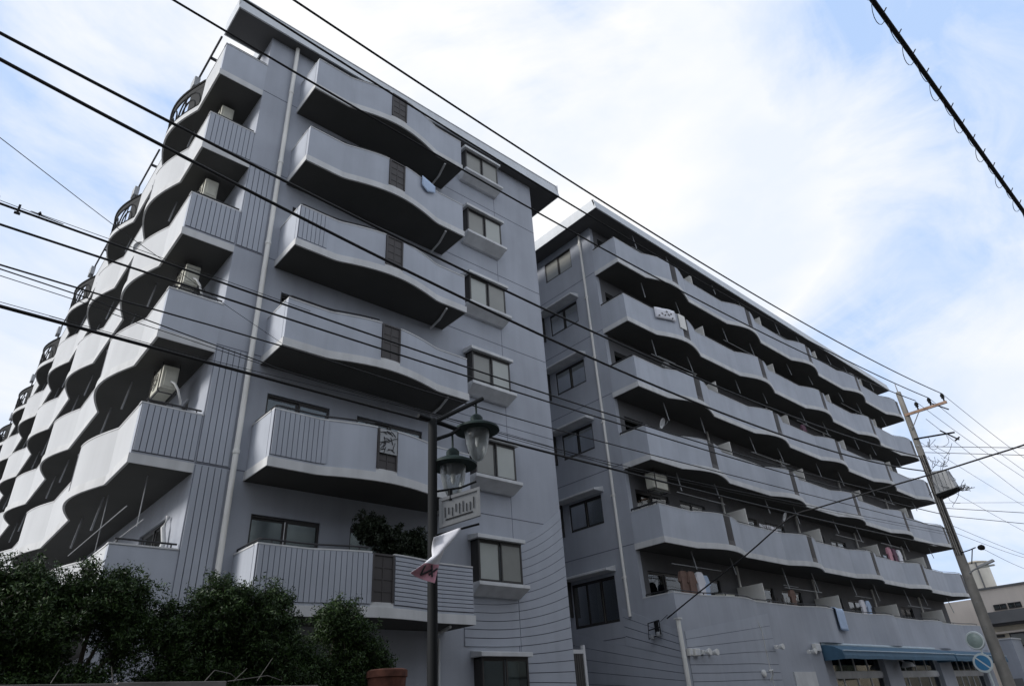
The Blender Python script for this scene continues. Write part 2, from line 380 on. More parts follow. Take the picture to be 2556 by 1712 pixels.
# curved horizontal boarding on the right of the street wall
def curved_boards(parent, f, u0, u1, zs, curve, nseg=7, dep=.02, gap=.016, ucut=None):
    bk_ = MB(); vs = []
    for i in range(nseg + 1):
        u = u0 + .005 + (u1 - u0 - .01) * i / nseg; lo = curve(u, zs[0]) + .01; hi = curve(u, zs[-1]) - gap
        vs += [f(u, -.0008, lo), f(u, -.0008, hi), f(u, .004, hi), f(u, .004, lo)]
    fs = []
    for i in range(nseg):
        a = 4 * i; b = a + 4; fs += [(a, b, b + 1, a + 1), (a + 1, b + 1, b + 2, a + 2), (a + 3, b + 3, b, a)]
    bk_.add(vs, fs + [(0, 1, 2, 3), (4 * nseg + 3, 4 * nseg + 2, 4 * nseg + 1, 4 * nseg)]); bk_.build('board_backing', M_JOINT, parent)
    for k in range(len(zs) - 1):
        m = MB(); vs = []
        a0 = ucut(zs[k]) if ucut else u0
        for i in range(nseg + 1):
            u = a0 + (u1 - a0) * i / nseg; lo = curve(u, zs[k]) + gap * (1 - .6 * k / len(zs)) / 2; hi = curve(u, zs[k + 1]) - gap * (1 - .6 * k / len(zs)) / 2
            vs += [f(u, -dep, lo), f(u, -dep, hi), f(u, 0, hi), f(u, 0, lo)]
        fs = []
        for i in range(nseg):
            a = 4 * i; b = a + 4; fs += [(a, b, b + 1, a + 1), (a + 1, b + 1, b + 2, a + 2), (a + 3, b + 3, b, a)]
        fs += [(0, 1, 2, 3), (4 * nseg + 3, 4 * nseg + 2, 4 * nseg + 1, 4 * nseg)]
        m.add(vs, fs); m.build('board', M_BOARD, parent)
cvA = lambda u, z: z + (z - 2.6) * .40 * (max(0, u - 11.6) / 3.2) ** 2
fYb = lambda u, d, z: (u, 14.095 + d, z)
curved_boards(wallA, fYb, 12.86, 14.79, [.3 + .2 * i for i in range(0, 29)], cvA, gap=.026)
curved_boards(wallA, fYb, 11.0, 12.84, [3.3 + .2 * i for i in range(0, 7)], cvA, gap=.022)

# bay windows
for n in range(1, 8):
    b = base(n); zs = b + 1.16 if n > 1 else .9; zt = b + 2.26 if n < 7 else b + 2.2
    o = empty('bay_window', (0, 0, 0)); o.parent = A; 
    pn = {1: (M_GLASS,), 2: (M_FROST2, M_FROST), 3: (M_FROST, M_FROST2), 4: (M_FROST, M_FROST2), 5: (M_FROST2, M_FROST), 6: (M_FROST, M_FROST2), 7: (M_FROST,)}[n]
    wn = window(o, bayf, 11.27, 12.78, zs, zt, 2, d=.02, pane=pn, name='frame')
    # cheeks
    ck = MB(); 
    for x in (11.27, 12.73): ck.box(x, x + .05, 13.86, 14.1, zs, zt)
    ck.box(11.27, 12.78, 13.86, 14.1, zt - .04, zt)
    bsplit(ck, 'cheek', M_FRAME, o)
    h = MB(); h.hexa([(11.17, 13.66, zt), (12.86, 13.66, zt), (12.86, 14.1, zt), (11.17, 14.1, zt), (11.17, 13.66, zt + .1), (12.86, 13.66, zt + .1), (12.86, 14.1, zt + .16), (11.17, 14.1, zt + .16)])
    h.build('hood', M_HOOD, o, bevel=.008)
    s_ = MB(); s_.hexa([(11.2, 13.98, zs - .30), (12.84, 13.98, zs - .30), (12.84, 14.1, zs - .30), (11.2, 14.1, zs - .30), (11.15, 13.62, zs - .09), (12.89, 13.62, zs - .09), (12.89, 14.1, zs - .09), (11.15, 14.1, zs - .09)])
    s_.box(11.15, 12.89, 13.62, 14.1, zs - .09, zs)
    if n > 1: s_.build('sill', M_HOOD, o, bevel=.006)
# balcony doors in the street wall
for n in range(2, 8):
    b = base(n)
    window(A, fY, 5.35, 6.95, b + .2, b + 2.17, 2, curtains=((5.4, 6.1),) if n in (3, 5) else (), d=.05)
    window(A, fY, 7.7, 9.7, b + .2, b + 2.17, 2, curtains=((8.6, 9.6),) if n in (4, 6) else (), d=.05)

# street balconies
def frontpath(x0=5.1, x1=10.38, y=12.93, off=0.):
    pts = []; xs = list(np.arange(x0, x1, .15)) + [x1]
    for x in xs: pts.append((float(x), y - off - arch((x - 6.2) / 3.15, .31)))
    return pts
def cut(pts, a, b, k=0):
    out = []
    for i, p in enumerate(pts):
        if a <= p[k] <= b: out.append(p)
    def at(v):
        for i in range(len(pts) - 1):
            p, q = pts[i], pts[i + 1]
            if p[k] <= v <= q[k]:
                t = (v - p[k]) / (q[k] - p[k]); return (p[0] + (q[0] - p[0]) * t, p[1] + (q[1] - p[1]) * t)
    for v, pos in ((a, 0), (b, len(out))):
        q = at(v)
        if q and not any(abs(o[k] - v) < 1e-4 for o in out): out.insert(0 if pos == 0 else len(out), q)
    return out
def handrail(parent, path, z, r=.022, posts=None, name='handrail', m=None):
    mb = MB(); mb.tube([(x, y, z) for x, y in path], r, 6)
    for (x, y) in (posts or path[::4]): mb.box(x - .012, x + .012, y - .012, y + .012, z - .09, z)
    return mb.build(name, m or M_RAIL, parent)
for n in range(2, 8):
    b = base(n); o = empty('balcony'); o.parent = A
    P = frontpath(off=.03); P[0] = (5.07, P[0][1]); P[-1] = (10.41, P[-1][1])
    MB().prism(P + [(10.41, 14.1), (5.07, 14.1)], b, b + .2).build('slab', M_LIP, o); MB().prism([(x + (.02 if x < 5.2 else -.02 if x > 10.3 else 0), y + .05) for x, y in P] + [(10.39, 14.1), (5.09, 14.1)], b - .006, b - .0005).build('underside_shade', M_UNDER, o)  # thin dark sheet under the slab paints its shade
    q = frontpath()
    zt = b + 1.27
    MB().pathwall(cut(q, 5.1, 7.45), .13, b + .2, zt).build('parapet', M_PARA, o)
    MB().pathwall(cut(q, 8.0, 10.38), .13, b + .2, zt).build('parapet', M_PARA, o)
    MB().box(5.1, 5.23, 13.08, 14.1, b + .2, zt).build('parapet', M_PARA, o)
    MB().box(10.25, 10.38, 13.08, 14.1, b + .2, zt).build('parapet', M_PARA, o)
    MB().pathwall(cut(frontpath(off=.001), 7.45, 8.0), .12, b + .2, b + .30).build('kerb', M_LIP, o)
    cp = MB(); cp.pathwall(cut(frontpath(off=.012), 5.1, 7.45), .155, zt, zt + .03); cp.pathwall(cut(frontpath(off=.012), 8.0, 10.38), .155, zt, zt + .03); cp.box(5.088, 5.243, 13.1, 14.1, zt, zt + .03); cp.box(10.237, 10.39, 13.1, 14.1, zt, zt + .03)
    bsplit(cp, 'coping', M_LIP, o)
    # slit screen: framed dark louvres
    y = 12.93 - arch((7.72 - 6.2) / 3.15, .31); s_ = MB()
    s_.box(7.46, 7.50, y - .02, y + .04, b + .3, zt); s_.box(7.95, 7.99, y - .02, y + .04, b + .3, zt); s_.box(7.5, 7.95, y - .019, y + .039, zt - .04, zt)
    s_.box(7.5, 7.95, y + .005, y + .02, b + .3, zt - .04)
    for i in range(3): z = b + .5 + i * .24; s_.box(7.5, 7.95, y - .005, y + .005, z, z + .015)
    s_.box(7.71, 7.735, y - .006, y + .005, b + .3, zt - .04)
    s_.build('slit_screen', M_SLIT, o)
    if n == 3:
        lt = MB()
        for i in range(20):
            x0 = 7.52 + .4 * random.random(); z0 = zt - .55 + .5 * random.random(); a_ = random.uniform(0, 3.1)
            lt.tube([(x0 - .1 * math.cos(a_), y - .05, z0 - .08 * math.sin(a_)), (x0, y - .05, z0 + .03), (x0 + .08 * math.cos(a_), y - .05, z0 + .1 * math.sin(a_))], .008, 5)
        pb = bx('lattice_panel', M_STEEL, o, 7.5, 7.95, y - .042, y - .02, zt - .60, zt - .02); lt.build('lattice', M_RAIL, pb)
    hp = [(5.16, 14.08), (5.16, 13.01)] + [(x, yy + .06) for x, yy in cut(q, 5.2, 7.4)[::2]]
    handrail(o, hp, zt + .12, .02, posts=hp[::3])
    # seam line above the slab
    z = b + .22
    br = MB(); br.tube([(9.75, 13.0, b - .05), (9.9, 13.55, b - .09), (9.95, 14.08, b - .12)], .035, 6); br.build('drain_pipe', M_LIP, o)
    if n in (3, 2, 5):
        x1 = {3: 6.32, 2: 7.42, 5: 5.9}[n]; xs = np.arange(5.13, x1, .112)
        jb = MB().pathwall(cut(frontpath(off=.004), 5.11, x1), .003, b + .25, zt - .01).build('board_backing', M_JOINT, o)
        for x in xs:
            y0 = 12.93 - arch((x - 6.2) / 3.15, .31); y1 = 12.93 - arch((x + .096 - 6.2) / 3.15, .31); dp = .018 if n != 5 else .010
            m = MB(); m.hexa([(x, y0 - dp - .004, b + .26), (x + .096, y1 - dp - .004, b + .26), (x + .096, y1 - .003, b + .26), (x, y0 - .003, b + .26),
                              (x, y0 - dp - .004, zt - .015), (x + .096, y1 - dp - .004, zt - .015), (x + .096, y1 - .003, zt - .015), (x, y0 - .003, zt - .015)])
            m.build('board', M_BOARD, o)
    if n == 2:
        MB().pathwall(cut(frontpath(off=.004), 8.01, 10.37), .003, b + .25, zt - .01).build('board_backing', M_JOINT, o)
        for i in range(11):
            z0 = b + .27 + i * .089; MB().pathwall(cut(frontpath(off=.022), 8.02, 10.36), .017, z0, z0 + .072).build('board', M_BOARD, o)

# side balconies (left facade)
def sidepath(y0, y1, off=0.):
    pts = []; ys = list(np.arange(y0, y1, .2)) + [y1]
    kn = [15.75 + 6.33 * k for k in range(9)] + [18.9 + 6.33 * k for k in range(9)]
    ys = sorted(set([round(float(v), 3) for v in ys] + [round(v, 3) for v in kn if y0 < v < y1]))
    for y in ys:
        t = ((y - 15.75) % 6.33) / 3.15; a = arch(t) if (t < 1 and y > 15.75) else 0
        pts.append((2.82 - off - a, float(y)))
    return pts
YB = 15.75 + 6.33 * 7 + 3.4
for n in range(2, 8):
    b = base(n); zt = b + 1.27; o = empty('balcony'); o.parent = A
    P = sidepath(14.1, YB, .03); MB().prism(P + [(4.03, YB), (4.03, 14.1)], b, b + .2).build('slab', M_LIP, o); MB().prism([(x + .05, y if 0 < i else y + .02) for i, (x, y) in enumerate(P)] + [(4.02, YB), (4.02, 14.12)], b - .006, b - .0005).build('underside_shade', M_UNDER, o)  # same painted shade sheet below each side slab
    marks = [14.25]
    for k in range(8):
        if n == 7: marks += [15.75 + 6.33 * k, 18.9 + 6.33 * k]
        else: marks += [17.35 + 6.33 * k, 17.9 + 6.33 * k]
    marks.append(YB); marks = [m for m in marks if m <= YB]
    if len(marks) % 2: marks = marks[:-1]
    Q = sidepath(14.1, YB)
    for i in range(0, len(marks) - 1, 2):
        pth = cut(Q, marks[i], marks[i + 1], 1)
        MB().pathwall(list(reversed(pth)), .12, b + .2, zt).build('parapet', M_PARAS, o)
    for i in range(1, len(marks) - 1, 2):
        y0, y1 = marks[i], marks[i + 1]
        if n < 7:
            s_ = MB(); 
            for yy in np.arange(y0 + .03, y1, .09): 
                x = 2.82 - arch(((yy - 15.75) % 6.33) / 3.15); s_.box(x + .02, x + .05, yy, yy + .045, b + .3, zt)
            s_.pathwall(list(reversed(cut(Q, y0, y1, 1))), .12, b + .2, b + .3)
            s_.build('louvre_screen', M_SLIT, o)
        else:
            # openwork screen following the bulge, up to the top rail
            pth = cut(Q, y0, y1, 1); s_ = MB()
            s_.tube([(x, y, zt + .02) for x, y in pth], .045, 6); s_.tube([(x + .02, y, zt - .22) for x, y in pth], .025, 6); s_.tube([(x, y, b + .27) for x, y in pth], .03, 6)
            for jj, (x, y) in enumerate(pth):
                if jj % 4 == 0: s_.box(x, x + .03, y - .02, y + .02, b + .2, zt + .02)
            s_.pathwall(list(reversed(pth)), .02, zt - .2, zt)
            for c_ in range(3):      # arcs of the grille
                cy = y0 + .5 + c_ * (y1 - y0 - 1) / 2
                for rad in (.28, .48):
                    pp = []
                    for a_ in range(9):
                        an = math.pi * a_ / 8; yy = min(max(cy + rad * math.cos(an), y0), y1); x = 2.82 - arch(((yy - 15.75) % 6.33) / 3.15); pp.append((x, yy, b + .3 + rad * 1.5 * math.sin(an)))
                    s_.tube(pp, .025, 5)
            s_.pathwall(list(reversed(pth[:4])), .02, b + .3, zt - .2)
            s_.build('screen', M_BLACK, o)
    if n == 7:
        tr_ = MB()
        for k in range(8):
            ya, yb_ = (14.9 if k == 0 else 14.4 + 6.33 * k), 16.75 + 6.33 * k
            tr_.tube([(2.80, ya, 20.2), (2.80, yb_, 20.2), (2.78, yb_ + .03, 19.1)], .032, 6); tr_.box(2.83, 3.0, ya + .9, ya + .98, 20.17, 20.23)
            bx('rail_cover', M_STEEL, o, 2.66, 2.84, yb_ - .05, yb_ + .35, 19.7, 20.12, bevel=.03)
        bsplit(tr_, 'top_rail', M_RAIL, o)
    ms = [m for i, m in enumerate(marks)]
    cp = MB()
    for i in range(0, len(marks) - 1, 2): cp.pathwall(list(reversed(cut(sidepath(14.1, YB, .012), marks[i], marks[i + 1], 1))), .145, zt, zt + .03)
    bsplit(cp, 'coping', M_LIP, o)
    hr = MB()
    hr.tube([(2.9, 14.16, zt + .12), (4.0, 14.16, zt + .12)], .02, 6)
    for x in (2.95, 3.4, 3.9): hr.box(x - .012, x + .012, 14.15, 14.17, zt, zt + .12)
    hr.build('handrail', M_RAIL, o)
    # laundry pole hangers under the slab above
    lh = MB()
    for k in range(8):
        for yy in (16.6, 18.4):
            y = yy + 6.33 * k
            if n < 7: lh.hexa([(2.90, y - .012, base(n + 1) - .75), (2.94, y - .012, base(n + 1) - .75), (2.94, y + .012, base(n + 1) - .75), (2.90, y + .012, base(n + 1) - .75), (2.99, y - .012, base(n + 1)), (3.02, y - .012, base(n + 1)), (3.02, y + .012, base(n + 1)), (2.99, y + .012, base(n + 1))])
    if lh.v: bsplit(lh, 'laundry_hanger', M_STEEL, o)
for n in range(2, 8):
    for k in range(8):
        y0 = 15.4 + 6.33 * k; b = base(n)
        if k < 2:
            window(A, fX, y0, y0 + 1.8, b + .2, b + 2.2, 2, curtains=((y0 + .1, y0 + 1.0),) if k == 0 else ())
            window(A, fX, y0 + 2.6, y0 + 4.2, b + .2, b + 2.2, 2)
# downpipes
def pipe(parent, x, y, z0, z1, r, m=M_PIPE, name='downpipe'):
    p = MB(); p.tube([(x, y, z0), (x, y, z1)], r, 12); o = smoothshade(p.build(name, m, parent)); 
    c_ = MB()
    for z in np.arange(z0 + 1.2, z1, FH): c_.lathe((x, y, z), [(r + .01, 0), (r + .014, .02), (r + .014, .07), (r + .01, .09)], 12); c_.box(x - .02, x + .02, y, y + .12, z + .02, z + .06)
    c_.build('collar', m, o); return o
pipe(A, 4.80, 13.99, 0.12, TOP, .062)
pipe(A, 10.15, 14.0, .12, 3.45, .035, M_HOOD)
bx('vent_grille', M_RAIL, A, 6.9, 7.5, 14.06, 14.1, 2.75, 2.95)

# ================================================================== BUILDING B (far, right)
B = empty('apartment_building', (0, 0, 0), 'longer grey apartment block on the right with blue shop awnings on its ground floor', 'apartment building')
XB0, XB1 = 18.62, 48.2
sh = lambda x: .011 * (x - 18.62)
fYB = lambda u, d, z: (u, 14.38 + d + sh(u), z)
fXB = lambda u, d, z: (18.62 + d, u, z)
UN = [20.45 + 6.35 * k for k in range(5)]
hB = []
for n in range(2, 8):
    b = base(n)
    for k in range(5):
        x0 = 19.1 + 6.35 * k
        if x0 < 47: hB += [(x0, x0 + 2.0, b + .2, b + 2.2), (x0 + 2.7, x0 + 4.4, b + .2, b + 2.2)]
        if k == 4: pass
hB = [h for h in hB if h[1] < 47.9]
wallB = grid_wall(MB(), fYB, XB0 + .2, XB1, 0, TOP, hB, .2).build('wall', M_RECESS, B); bx('corner_pier', M_WALL, B, XB0, XB0 + .2, 14.375, 14.58, 0, TOP)  # recess shade is put into the front wall's colour
hS = []
for n in range(3, 8): hS.append((15.6, 17.25, base(n) + 1.2, base(n) + 2.25))
hS.append((15.45, 17.5, base(2) + .72, base(2) + 2.2))
wallBs = grid_wall(MB(), fXB, 14.58, 32, 0, TOP, hS, .2).build('side_wall', M_WALL, B)
MB().box(18.82, XB1, 31.8, 32, 0, TOP).build('rear_wall', M_WALL, B); MB().box(XB1 - .2, XB1, 15.0, 31.8, 0, TOP).build('side_wall', M_WALL, B)
yb = lambda x: 13.28 + sh(x)
r_ = MB(); r_.hexa([(17.85, 13.28, TOP), (48.9, yb(48.9), TOP), (48.9, 33, TOP), (17.85, 33, TOP), (17.85, 13.28, TOP + .06), (48.9, yb(48.9), TOP + .06), (48.9, 33, TOP + .06), (17.85, 33, TOP + .06)])
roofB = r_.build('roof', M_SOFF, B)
e = MB(); e.hexa([(17.82, 13.22, TOP - .03), (48.9, yb(48.9) - .06, TOP - .03), (48.9, yb(48.9), TOP - .03), (17.82, 13.28, TOP - .03), (17.82, 13.34, TOP + .50), (48.9, yb(48.9) + .06, TOP + .50), (48.9, yb(48.9) + .12, TOP + .50), (17.82, 13.40, TOP + .50)]); e.box(17.82, 17.85, 13.29, 33, TOP - .03, TOP + .48)
bsplit(e, 'eave_fascia', M_EAVE, roofB)
e = MB(); e.hexa([(17.88, 13.3, TOP + .06), (48.8, yb(48.8) + .02, TOP + .06), (48.8, 32.9, TOP + .06), (17.88, 32.9, TOP + .06), (17.88, 13.3, TOP + .27), (48.8, yb(48.8) + .02, TOP + .27), (48.8, 32.9, TOP + .27), (17.88, 32.9, TOP + .27)])
e.build('roof_deck', M_GREY2, roofB)
sm = MB()
for n in range(2, 8): z = base(n) + .22; sm.box(14.42, 31, -.004, .02, z - .012, z + .012, fXB)
bsplit(sm, 'panel_joint', M_JOINT, wallBs)
for n in range(2, 8):
    b = base(n)
    if n == 2:
        o = window(B, fXB, 15.45, 17.5, b + .72, b + 2.2, 3, d=.03, curtains=((16.1, 16.5),)); y0, y1 = 15.35, 17.65
    else:
        o = window(B, fXB, 15.6, 17.25, b + 1.2, b + 2.25, 2, d=.03, pane=(M_FROST,) if n in (7,) else (M_GLASS,), curtains=((15.7, 17.1),) if n in (5, 3) else ()); y0, y1 = 15.45, 17.7
    if n < 7:
        h = MB(); zt = b + 2.32
        h.hexa([(18.12, y0, zt), (18.12, y1, zt), (18.62, y1, zt), (18.62, y0, zt), (18.12, y0, zt + .07), (18.12, y1, zt + .07), (18.62, y1, zt + .2), (18.62, y0, zt + .2)])
        h.build('hood', M_HOOD, o, bevel=.006)
        ck = MB(); ck.box(18.42, 18.62, y1 - .12, y1 - .06, zt - 1.2, zt); bsplit(ck, 'cheek', M_FRAME, o)
def bpath(x0, x1, off=0.):
    kn = [u for u in UN] + [u + 3.15 for u in UN]
    xs = sorted(set([round(float(v), 3) for v in np.arange(x0, x1, .2)] + [x1] + [round(v, 3) for v in kn if x0 < v < x1])); pts = []
    for x in xs:
        t = ((x - 20.45) % 6.35) / 3.15; a = arch(t) if (t < 1 and x > 20.45) else 0
        pts.append((float(x), 13.15 + sh(x) - off - a))
    return pts
for n in range(3, 8):
    b = base(n); zt = b + 1.27; o = empty('balcony'); o.parent = B
    P = bpath(XB0 - .03, XB1 + .03, .03); MB().prism(P + [(XB1 + .03, 14.38 + sh(XB1)), (XB0 - .03, 14.38)], b, b + .2).build('slab', M_LIP, o); MB().prism([(x + (.03 if i == 0 else 0), y + .05) for i, (x, y) in enumerate(P)] + [(XB1 + .03, 14.38 + sh(XB1)), (XB0, 14.38)], b - .006, b - .0005).build('underside_shade', M_UNDER, o)  # far block slabs get the painted shade sheet too
    Q = bpath(XB0, XB1); marks = [XB0]
    for k in range(5):
        marks += [21.95 + 6.35 * k, 22.45 + 6.35 * k]
    marks.append(XB1)
    cp = MB(); ls = None
    for i in range(0, len(marks) - 1, 2):
        if marks[i] >= XB1: continue
        MB().pathwall(cut(Q, marks[i], min(XB1, marks[i + 1])), .12, b + .2, zt).build('parapet', M_PARA, o)
        cp.pathwall(cut(bpath(XB0, XB1, .01), marks[i], min(XB1, marks[i + 1])), .14, zt, zt + .025)
    cp.box(XB0 - .01, XB0 + .13, 13.3, 14.38, zt, zt + .025); bsplit(cp, 'coping', M_LIP, o)
    MB().box(XB0, XB0 + .12, 13.27, 14.38, b + .2, zt).build('parapet', M_PARA, o)
    MB().box(XB1 - .12, XB1, 13.6, 14.7, b + .2, zt).build('parapet', M_PARA, o)
    for k in range(5):
        a, c_ = 21.95 + 6.35 * k, 22.45 + 6.35 * k
        if c_ > XB1: continue
        s_ = MB(); pth = cut(Q, a, c_)
        for x in np.arange(a + .01, c_ - .04, .07):
            y = 13.15 + sh(x) - arch((x - UN[k]) / 3.15); s_.box(x, x + .04, y + .02, y + .05, b + .38, zt)
        s_.pathwall(pth, .12, b + .2, b + .38); y = 13.15 + sh(a) - arch((a - UN[k]) / 3.15); s_.box(a, c_, y + .05, y + .07, b + .38, zt)
        s_.build('louvre_screen', M_SLIT, o)
    handrail(o, [(XB0 + .06, 14.36), (XB0 + .06, 13.23)], zt + .11, .03)
    hr = [(x, y + .07) for x, y in Q[::3]]
    handrail(o, hr, zt + .10, .014)
for n in range(2, 8):
    b = base(n); zc = base(n + 1) if n < 7 else TOP
    for k in range(4):
        x = 24.6 + 6.35 * k
        bx('partition_screen', M_PART, B, x, x + .03, 13.28 + sh(x), 14.36 + sh(x), b + .22, b + 2.0 + random.uniform(-.03, .03))
    lh = MB()
    for k in range(5):
        for dx in (0, 2.5):
            x = 20.6 + dx + 6.35 * k
            if x > XB1 - .3: continue
            y = 13.5 + sh(x); k_ = random.uniform(-.05, .05); hl = random.uniform(.6, .85); lh.hexa([(x - .013 + k_, y - .10, zc - hl), (x + .013 + k_, y - .10, zc - hl), (x + .013 + k_, y - .07, zc - hl), (x - .013 + k_, y - .07, zc - hl), (x - .016, y, zc), (x + .016, y, zc), (x + .016, y + .03, zc), (x - .016, y + .03, zc)])
    bsplit(lh, 'laundry_hanger', M_STEEL, B)
    lp = MB(); 
    for k in range(4):
        if (n + k) % 2: x = 20.5 + 6.35 * k; lp.tube([(x - .2, 13.45 + sh(x), zc - .8), (x + 2.9, 13.45 + sh(x), zc - .8)], .016, 6)
    if lp.v: bsplit(lp, 'laundry_pole', M_STEEL, B)
for n in range(2, 8):
    for k in range(5):
        x0 = 19.1 + 6.35 * k; b = base(n)
        for (a, c_) in ((x0, x0 + 2.0), (x0 + 2.7, x0 + 4.4)):
            if c_ < 47.9 and k < 4:
                cu = ((a + .1, a + .9),) if (n * 3 + k) % 3 == 0 else (((c_ - .8, c_ - .1),) if (n + k) % 3 == 1 else ())
                window(B, fYB, a, c_, b + .2, b + 2.2, 2, curtains=cu)
            elif c_ < 47.9: bx('pane', M_GLASS, B, a, c_, .08, .1, b + .2, b + 2.2, fYB)
for k in range(4):
    x = 24.75 + 6.35 * k; MB().tube([(x, 14.28 + sh(x), 3.7), (x, 14.28 + sh(x), TOP)], .045, 8).build('downpipe', M_PIPE, B)
# ground and first floors: solid front following the waves
zt = base(2) + 1.27
Q = bpath(XB0, XB1)
q1 = [(x, 13.15 + sh(x) - .30 * arch(((x - 20.45) % 6.35) / 3.15 if x > 20.45 and ((x - 20.45) % 6.35) < 3.15 else 0) / .38) for x, y in Q]
fw = MB().pathwall(q1, .18, 3.62, zt).build('base_wall', M_WALL, B)
qA = [(x, 13.15 + sh(x) - .02) for x, y in Q]
MB().pathwall(cut(q1, XB0, 27.4), .18, .0, 3.62).build('base_wall', M_WALL, B)
MB().box(XB0, XB0 + .18, 13.33, 14.38, 0, zt).build('base_wall', M_WALL, B)
MB().prism([(18.8, 13.33), (XB1, 13.66), (XB1, 14.7), (18.8, 14.38)], 3.62, 3.8).build('slab', M_LIP, B)
cp = MB(); cp.pathwall([(x, y - .012) for x, y in q1], .2, zt, zt + .035); cp.box(XB0 - .012, XB0 + .19, 13.36, 14.38, zt, zt + .035); bsplit(cp, 'coping', M_LIP, B)
bx('base_soffit', M_WALL, B, 27.4, XB1, 13.2, 14.3, 3.5, 3.618)
handrail(B, [(18.72, 14.3), (18.72, 13.25)] + [(x, y + .09) for x, y in q1[2::4]], zt + .12, .018)
# curved boards on the base
cvS = lambda u, z: z + (.10 + max(0, z - 2.2) * .22) * (u - 13.2)
fXBb = lambda u, d, z: (18.616 + d, u, z)
curved_boards(wallBs, fXBb, 13.17, 17.6, [.2 + .20 * i for i in range(0, 15)], cvS, nseg=5, gap=.028)
curved_boards(wallBs, fXBb, 13.17, 15.3, [3.0 + .20 * i for i in range(0, 5)], cvS, nseg=4, gap=.026)
cvF = lambda u, z: z + max(0, z - 2.8) * .15 * (u - 18.7)
fYBb = lambda u, d, z: (u, 13.146 + sh(u) + d, z)
def fYBb(u, d, z):
    t = (u - 20.45) / 3.15; return (u, 13.146 + sh(u) - (.30 * math.sin(math.pi * t) if 0 < t < 1 else 0) + d, z)
curved_boards(wallB, fYBb, 18.85, 24.2, [.3 + .23 * i for i in range(0, 16)], cvF, nseg=22, gap=.026, dep=.014)
pipe(B, 18.56, 14.96, 4.42, TOP, .052)
cpz = MB().tube([(18.50, 13.07, .1), (18.50, 13.07, 4.08)], .07, 10); pp = smoothshade(cpz.build('corner_pipe', M_PIPE, B)); bx('cap', M_LIP, pp, 18.40, 18.62, 12.98, 13.15, 4.08, 4.13)
bx('vent_panel', M_HOOD, B, 25.1, 26.7, 13.18, 13.222, 1.9, 2.62)
cd = MB(); cd.tube([(22.9, 13.06, 4.85), (23.3, 13.06, 3.9), (23.4, 13.12, 2.8), (23.45, 13.12, .2)], .012, 5); cd.build('conduit', M_PIPE, B)

# shop front
shop = empty('shop_front'); shop.parent = B
cols = [(27.4, 28.3), (33.3, 34.9), (40.0, 41.6), (46.9, 48.2)]
for (a, c_) in cols: bx('column', M_WALL, shop, a, c_, 13.12 + sh(a), 13.6 + sh(a), 0, 3.5)
for i in range(3):
    a, c_ = cols[i][1], cols[i + 1][0]; y = 13.38 + sh(a)
    f = lambda u, d, z, y=y: (u, y + d, z)
    bx('sill_band', M_HOOD, shop, a, c_, y - .04, y + .06, 2.42, 2.62)
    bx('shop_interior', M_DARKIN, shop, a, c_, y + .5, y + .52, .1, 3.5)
    npn = 4 if i < 2 else 6
    for j in range(npn):
        u0 = a + (c_ - a) * j / npn; u1 = a + (c_ - a) * (j + 1) / npn
        for (z0, z1) in ((2.62, 3.45), (.7, 2.42)):
            fr = MB(); t = .035; fr.box(u0, u0 + t, 0, .05, z0, z1, f); fr.box(u1 - t, u1, 0, .05, z0, z1, f); fr.box(u0 + t, u1 - t, .001, .049, z1 - t, z1, f); fr.box(u0 + t, u1 - t, .001, .049, z0, z0 + t, f)
            fo = fr.build('shop_window', M_HOOD, shop); bx('pane', M_GLASS, fo, u0 + t, u1 - t, .02, .03, z0 + t, z1 - t, f)
    bx('stall_riser', M_GREY2, shop, a, c_, y - .02, y + .08, 0, .7)
# interior shelves read as pale shapes behind the glass
shf = MB()
for i in range(40):
    x = random.uniform(28.4, 46.8); z = random.choice((2.1, 2.7)); shf.box(x, x + random.uniform(.1, .5), 13.95, 14.0, z, z + random.uniform(.15, .5))
bsplit(shf, 'shop_stock', M_WHITE, shop)
def awning(x0, x1, label):
    y = 13.12 + sh(x0) - .02; o = empty('awning', ((x0 + x1) / 2, y, 3.4), label, 'awning', 'blue awnings over the shop front'); ox, oz = (x0 + x1) / 2, 3.4
    prof = [(0, .12), (-.25, .10), (-.55, .02), (-.80, -.12), (-.86, -.30), (-.86, -.42)]
    m = MB(); n = 14; vs = []
    for i in range(n + 1):
        x = x0 + (x1 - x0) * i / n - ox; sag = .012 * math.sin(i * 2.1)
        for (dy, dz) in prof: vs.append((x, dy, dz + sag * (dy < -.3)))
    k = len(prof); fs = [(i * k + j, (i + 1) * k + j, (i + 1) * k + j + 1, i * k + j + 1) for i in range(n) for j in range(k - 1)]
    m.add(vs, fs); cn = m.build('canopy', M_AWN, o); so = cn.modifiers.new('solid', 'SOLIDIFY'); so.thickness = .012
    tt = MB()
    for x in (x0, x1): tt.add([(x - ox, dy, dz) for dy, dz in prof] + [(x - ox, 0, -.42)], [(0, 1, 2, 3, 4, 5, 6)])
    for q_ in bsplit(tt, 'end_panel', M_AWN, o): so = q_.modifiers.new('solid', 'SOLIDIFY'); so.thickness = .012
    MB().tube([(x0 - ox, -.06, .17), (x1 - ox, -.06, .17)], .06, 10).build('roller_cover', M_AWNT, o)
    MB().tube([(x0 - ox, -.87, -.13), (x1 - ox, -.87, -.13)], .02, 6).build('front_bar', M_AWNT, o)
    return o
awning(27.55, 39.3, 'long blue canvas awning left of the dark gap in the shop front')
awning(39.9, 47.9, 'blue canvas awning behind the utility pole, right of the dark gap')

